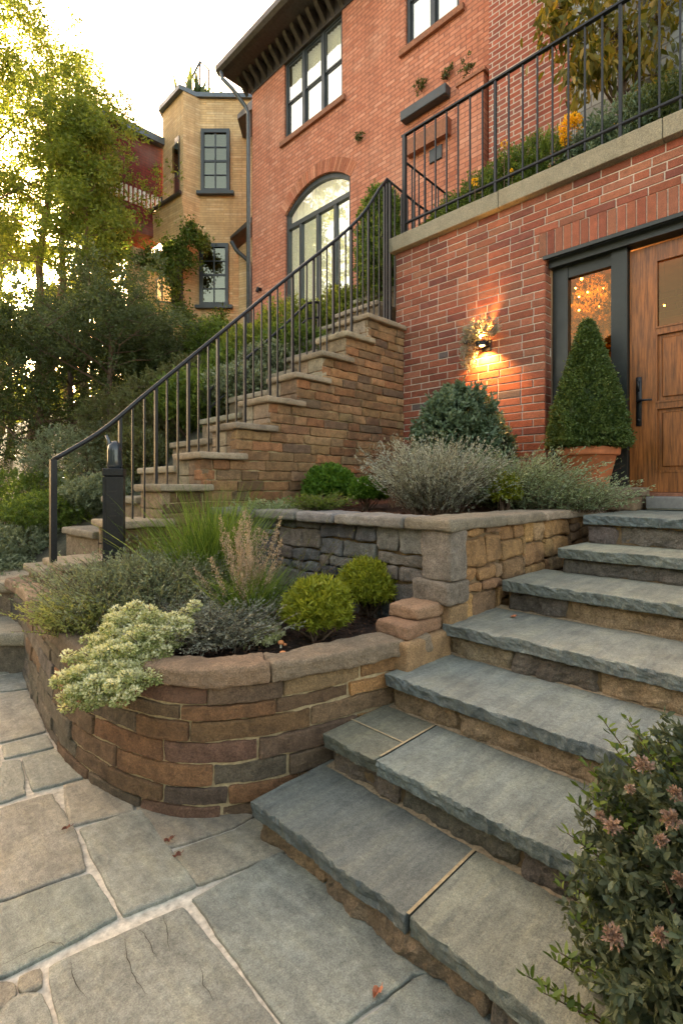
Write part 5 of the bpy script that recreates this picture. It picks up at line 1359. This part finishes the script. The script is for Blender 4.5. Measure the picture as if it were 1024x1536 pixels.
for k,(x,y) in enumerate(((845,190),(852,178),(862,176),(868,188),(850,205),(845,200),(858,182),(850,188),(866,180),(847,210))):
    c=np.array(at(x,y,5.12)); d=nrm(rng.normal(size=(70,3))); leaves('blossom',c+d*.03,d,.026,.02,M['L_yellowflower'],t,rng); m.tube([b,tuple(c)],[.005,.003],5,cap=False)
m.build('stem',M['bark'],t,recalc=False)
for k,(x,y,lab) in enumerate(((712,272,'small yellow bloom low on the terrace left of the downpipe'),(768,258,'small yellow bloom low between downpipe and big flowers'),(955,168,'orange yellow bloom before the grey wall'),(923,190,'pale yellow bloom by the bottom rail'),(756,215,'small yellow bloom right beside the downpipe'))):
    c=np.array(at(x,y,5.35-.0*k)); d=nrm(rng.normal(size=(50,3))); t=thing('single_bloom',lab,'flower',tuple(c)); leaves('blossom',c+d*.022,d,.022,.016,M['L_yellowflower'],t,rng); m=MB(); m.tube([(c[0],c[1],ZT+.1),tuple(c)],.004,5); m.build('stem',M['bark'],t,recalc=False)
# ochre tree over the terrace
b=base(935,6.2,ZT+.12); t=thing('ochre_tree','small tree with large olive and ochre leaves overhanging the terrace at top right','tree',b); rng=np.random.default_rng(140)
m=MB(); C=[]
for k,(x,y,D) in enumerate(((835,10,6.2),(860,50,6.0),(900,20,6.0),(880,85,6.0),(940,30,6.1),(915,95,6.1),(950,70,6.1),(985,20,6.2),(1010,60,6.2),(875,-30,6.3),(930,-40,6.3),(845,-10,6.2),(980,-30,6.3),(895,100,5.9),(870,110,5.95),(830,40,6.1),(960,95,6.2),(1020,-10,6.2),(1000,110,6.2))):
    p=at(x,y,D); C.append(np.array(p)); f=at(935,60+40*(k%4),6.25); m.tube([f,f.lerp(p,.5)+Vector((0,0,.1)),p],[.02,.012,.004],6,cap=False)
m.tube([b,at(930,150,6.25),at(935,40,6.25),at(930,-60,6.3)],[.05,.04,.03,.015],8); m.build('trunk',M['bark'],t,recalc=False)
P=np.concatenate([c+rng.normal(0,.12,(95,3)) for c in C]); D=rng.normal(0,.5,P.shape)+np.array([0,0,-.8])
leaves('crown',P,D,.13,.055,M['L_ochre'],t,rng,hexa=True,droop=.2)
# tufts on the main wall
for k,(x,y,D,r_,mt_,lab) in enumerate(((537,203,10.9,.16,'L_brown','small tuft of weed growing from the salmon wall above the arch'),(628,128,9.6,.22,'L_brown','wiry weed on the wall above the dark ledge, left one'),(668,108,9.4,.2,'L_brown','leafy weed on the wall above the dark ledge, right one'),(700,98,8.8,.22,'L_brown','bushy weed on top of the brick pier'),(722,112,8.6,.14,'L_ochre','small trailing weed right of the brick pier'))):
    c=at(x,y,D); 
    # snap to wall plane
    c=Vector((HU-.06 if k<3 else HU-.3,xU(x,HU-.06 if k<3 else HU-.3),0)); c.z=H+(730-y)/764*((c.x+c.y)/S2)
    bush('wall_weed',lab,'weed',(c.x+.05,c.y,c.z-.1),tuple(c),(.07,r_*.8,r_*.6),16,9,(.05,.03),M[mt_],150+k,twl=.1,lump=.4,nstem=10,stemr=.004)
# shrubs behind the stair
ST_=[(572,7.0,.30,1.0,3.5,'L_mid','leafy shrub at the stair head behind the handrail, upper half'),(578,6.9,.36,.9,2.9,'L_mid','leafy shrub at the stair head, lower half'),(600,7.2,.35,.7,3.1,'L_mid','leafy shrub beside the corner post'),
(520,7.4,.42,.75,2.2,'L_gold','yellow green shrub below the arched window, right side'),(470,7.6,.45,.7,2.0,'L_gold','yellow green shrub below the arched window, middle'),(425,7.5,.45,.75,1.85,'L_gold','yellow green shrub below the arched window, left side'),
(385,7.2,.5,.8,1.6,'L_gold','yellow green shrub behind the middle of the stair railing'),(345,6.8,.5,.75,1.1,'L_mid','mid green shrub behind the lower stair railing'),(320,7.8,.55,.9,1.7,'L_mid','mid green shrub beneath the tan tower'),
(300,6.2,.5,.55,.75,'L_mid','low green shrub between lower balusters'),(400,6.4,.5,.5,1.25,'L_sage','grey green shrub behind the fourth cap'),(365,5.9,.4,.45,.85,'L_sage','grey green shrub behind the third cap'),(440,6.6,.4,.45,1.5,'L_mid','green shrub just behind the fifth cap')]
for i,(x,D,r_,h_,zo,mt_,lab) in enumerate(ST_):
    c=at(x,730,D); zc=H+zo+(.28 if i>2 else 0); r_*=1.15; bush('hillside_shrub',lab,'shrub',(c.x,c.y,zc-h_),(c.x,c.y,zc),(r_,r_,h_*.68),900,18,(.055,.022),M[mt_],200+i,twl=.2,up=.4,lump=.28,group='shrubs on the slope behind the stair',nstem=20,stemr=.012)
# left groundcover mounds
GM=[(20,5.2,.55,.35,'L_sage','low grey green mound at the left edge nearest the slab'),(-30,4.7,.5,.3,'L_sage','low mound cut by the left edge'),(95,5.6,.6,.36,'L_mid','low green mound behind the thin newel post'),(150,5.4,.45,.35,'L_sage','low mound behind the bollard'),
(35,6.6,.9,.6,'L_mid','broader green mound up the slope at left'),(130,6.8,.8,.7,'L_sage','broader mound up the slope behind the bollard'),(215,5.8,.42,.5,'L_brown','brown green twiggy bush right of the bollard'),(240,6.4,.6,.9,'L_brown','tall brown green twiggy bush behind the first balusters'),(190,6.8,.6,.9,'L_brown','brown green twiggy bush above the bollard'),(285,6.6,.45,.8,'L_brown','brown green twiggy bush beside the mid green shrubs'),(-70,6.2,.8,.7,'L_dark','dark bush beyond the left edge')]
for i,(x,D,r_,h_,mt_,lab) in enumerate(GM):
    c=at(x,730,D); zg=hill(c.x,c.y) if c.y>5 else .5; bush('slope_mound',lab,'shrub',(c.x,c.y,zg),(c.x,c.y,zg+h_*.45),(r_,r_,h_*.65),1000,16,(.034,.014),M[mt_],300+i,twl=.12,up=.4,lump=.2,group='mounded shrubs on the left slope',nstem=12,stemr=.01)
# dark evergreens and trees
TD=[(165,7.2,.37,.07,1.25,'L_ever','twisted evergreen with visible trunk above the bollard',.45,1),(60,7.8,.33,.07,1.4,'L_dark','dark evergreen at the left above the low mounds',.15,2),(-20,7.4,.32,.07,1.3,'L_dark','dark evergreen half cut by the left edge',.12,3),(228,8.4,.27,.06,.9,'L_dark','dark evergreen before the tan tower porch',.2,4),(105,9.5,.34,.08,1.3,'L_dark','darker evergreen behind the twisted one',.15,5),(15,10.0,.34,.08,1.5,'L_dark','evergreen at left in front of the glowing tree',.15,6),(205,10.5,.33,.07,.9,'L_mid','evergreen below the climbing vine',.15,7)]
for i,(x,D,tp_,r_,sp,mt_,lab,c0,s_) in enumerate(TD):
    c=at(x,730,D); zg=hill(c.x,c.y); hh=H+tp_*D-zg
    tree('evergreen_tree',lab,(c.x,c.y,zg-.1),hh,r_,18,sp,26000,(.05,.018),M[mt_],400+i,crown0=c0,cl=.24,sub=7,group='dark evergreens on the left slope')
TT=[(50,13.5,.93,.15,22,2.1,'L_gold','tall twin trunked tree with sunlit crown at upper left',.46,1,30000),(128,13.0,.72,.10,18,.95,'L_gold','tall slender tree with dark trunk right of the twin trunks',.42,2,15000),(-40,13.0,.95,.15,22,2.6,'L_gold','tall sunlit tree reaching in from the left edge',.42,3,23000),(158,14.5,.55,.08,16,.42,'L_mid','narrow tree beside the red wing corner',.30,4,7000),(0,19,.50,.14,16,3.0,'L_gold','glowing tree farther back at left',.3,5,9000),(100,23,.38,.14,16,3.2,'L_gold','glowing round tree far back behind the trunks',.2,6,9000)]
for i,(x,D,tp_,r_,nl_,sp,mt_,lab,c0,s_,ln_) in enumerate(TT):
    c=at(x,730,D); zg=hill(c.x,c.y)-.2; hh=H+tp_*D-zg
    tree('tall_tree',lab,(c.x,c.y,zg),hh,r_,nl_,sp,ln_,(.11,.05) if D<16 else (.2,.09),M[mt_],500+i,crown0=c0,cl=.46,sub=6,forks=2 if s_==1 else 1,bark='barklit',group='tall trees behind the garden')
# unseen leaf mass added behind the viewer to darken upright faces
rng=np.random.default_rng(900); n=70000; v=rng.uniform(-16,15,n); hh=4.2+1.4*np.sin(v*.9)+1.0*np.sin(v*2.3+1); z=rng.random(n)*hh; u=-5.2-rng.random(n)*.9-.25*np.sin(v*3+z*2)
o=leaves('added_shade_hedge',np.c_[u,v,z],rng.normal(size=(n,3)),.24,.13,M['L_mid'],None,rng); props(o,'unseen hedge added behind the viewer to darken upright faces','hedge',kind='stuff')
# far wood
rng=np.random.default_rng(600); n=40000; rt=rng.uniform(-60,14,n); dd=rng.uniform(34,60,n); z=2+rng.random(n)**1.2*(7+3*np.sin(rt*.35)+2*np.sin(rt*.9))
P=np.c_[(rt+dd)/S2,(dd-rt)/S2,z]; o=leaves('far_wood',P,rng.normal(size=P.shape),.75,.5,M['L_gold'],None,rng); props(o,'soft mass of sunlit woodland far behind the left trees','woodland',kind='stuff')
# climbing vine on tower
rng=np.random.default_rng(610); vb=rd(-5.2,14.9,3); t=thing('climbing_vine','dark green vine climbing the tan tower between its windows','vine',tuple(vb)); m=MB(); PP=[];DD=[]
VN=[[(262,470),(262,430),(255,400),(250,370)],[(250,370),(270,372),(285,350),(287,338)],[(285,350),(300,362),(308,368)],[(262,430),(235,395),(222,372)],[(250,385),(215,395),(190,380)],[(265,470),(285,480),(270,460)],[(255,400),(290,395),(270,375)],[(310,520),(322,490),(332,470)]]
for L_ in VN:
    pts=[at(x,y,15.25) for x,y in L_]; m.tube(pts,.03,5,cap=False)
    for a,b_ in zip(pts,pts[1:]):
        for s in np.linspace(0,1,5):
            c=np.array(a.lerp(b_,s)); k=85; PP.append(c+rng.normal(0,.125,(k,3))); DD.append(rng.normal(size=(k,3))+np.array([-.3,-.3,0]))
leaves('foliage',np.concatenate(PP),np.concatenate(DD),.09,.05,M['L_mid'],t,rng,hexa=True); m.build('stem',M['bark'],t,recalc=False)
rng=np.random.default_rng(611); c=at(295,140,16.4); t=thing('roof_plant','spiky dark plant inside the metal frame on the tower roof','plant',(c.x,c.y,ztop+.1)); blades(rng,(c.x,c.y,ztop+.05),60,1.1,.25,.11,.2,.2,M['L_dark'],t)
# ---- climbing sprig between bollard (dry stem up the slate wall)
rng=np.random.default_rng(620); b=base(440,3.1,.6); wisps('dry_twig_plant','thin dry brown twigs leaning on the slate stones','dry plant',b,26,.62,.28,9,(.016,.007),M['L_brown'],621,curve=.2,upper=.4,basr=.03,dirbias=(.2,-.2,0))

# ================================================================ LIGHT, CAMERA
el=math.radians(17); sd_=rd(-.5,.865,0); sd_.normalize(); az=math.atan2(sd_.x,sd_.y)
w=bpy.data.worlds.new('World'); SC.world=w; w.use_nodes=True; nt=w.node_tree; N=NB(nt)
sky=nt.nodes.new('ShaderNodeTexSky'); sky.sky_type='NISHITA'; sky.sun_disc=False; sky.sun_elevation=el; sky.sun_rotation=az; sky.air_density=1.0; sky.dust_density=5.0; sky.ozone_density=.5; sky.altitude=50
bg=nt.nodes['Background']; 
c=N.mix(sky.outputs[0],(1.27,1.0,.72),1.0,'MULTIPLY'); nt.links.new(c,bg.inputs[0]); bg.inputs[1].default_value=.15
s=bpy.data.lights.new('sun','SUN'); s.energy=4.6; s.angle=math.radians(.6); s.color=(1,.80,.52)
so_=bpy.data.objects.new('sun',s); COL.objects.link(so_); d=Vector((sd_.x*math.cos(el),sd_.y*math.cos(el),math.sin(el))); so_.rotation_euler=d.to_track_quat('Z','Y').to_euler()
cam=bpy.data.cameras.new('camera'); co=bpy.data.objects.new('camera',cam); COL.objects.link(co); SC.camera=co
co.location=(0,0,H); co.rotation_euler=(math.pi/2,0,-math.pi/4); cam.sensor_fit='HORIZONTAL'; cam.sensor_width=36; cam.lens=764/1024*36; cam.shift_y=-38/1024; cam.clip_start=.03; cam.clip_end=600
SC.view_settings.view_transform='Standard'; SC.view_settings.look='None'; SC.view_settings.exposure=3.0; SC.view_settings.gamma=1
SC.cycles.max_bounces=8; SC.cycles.transparent_max_bounces=24
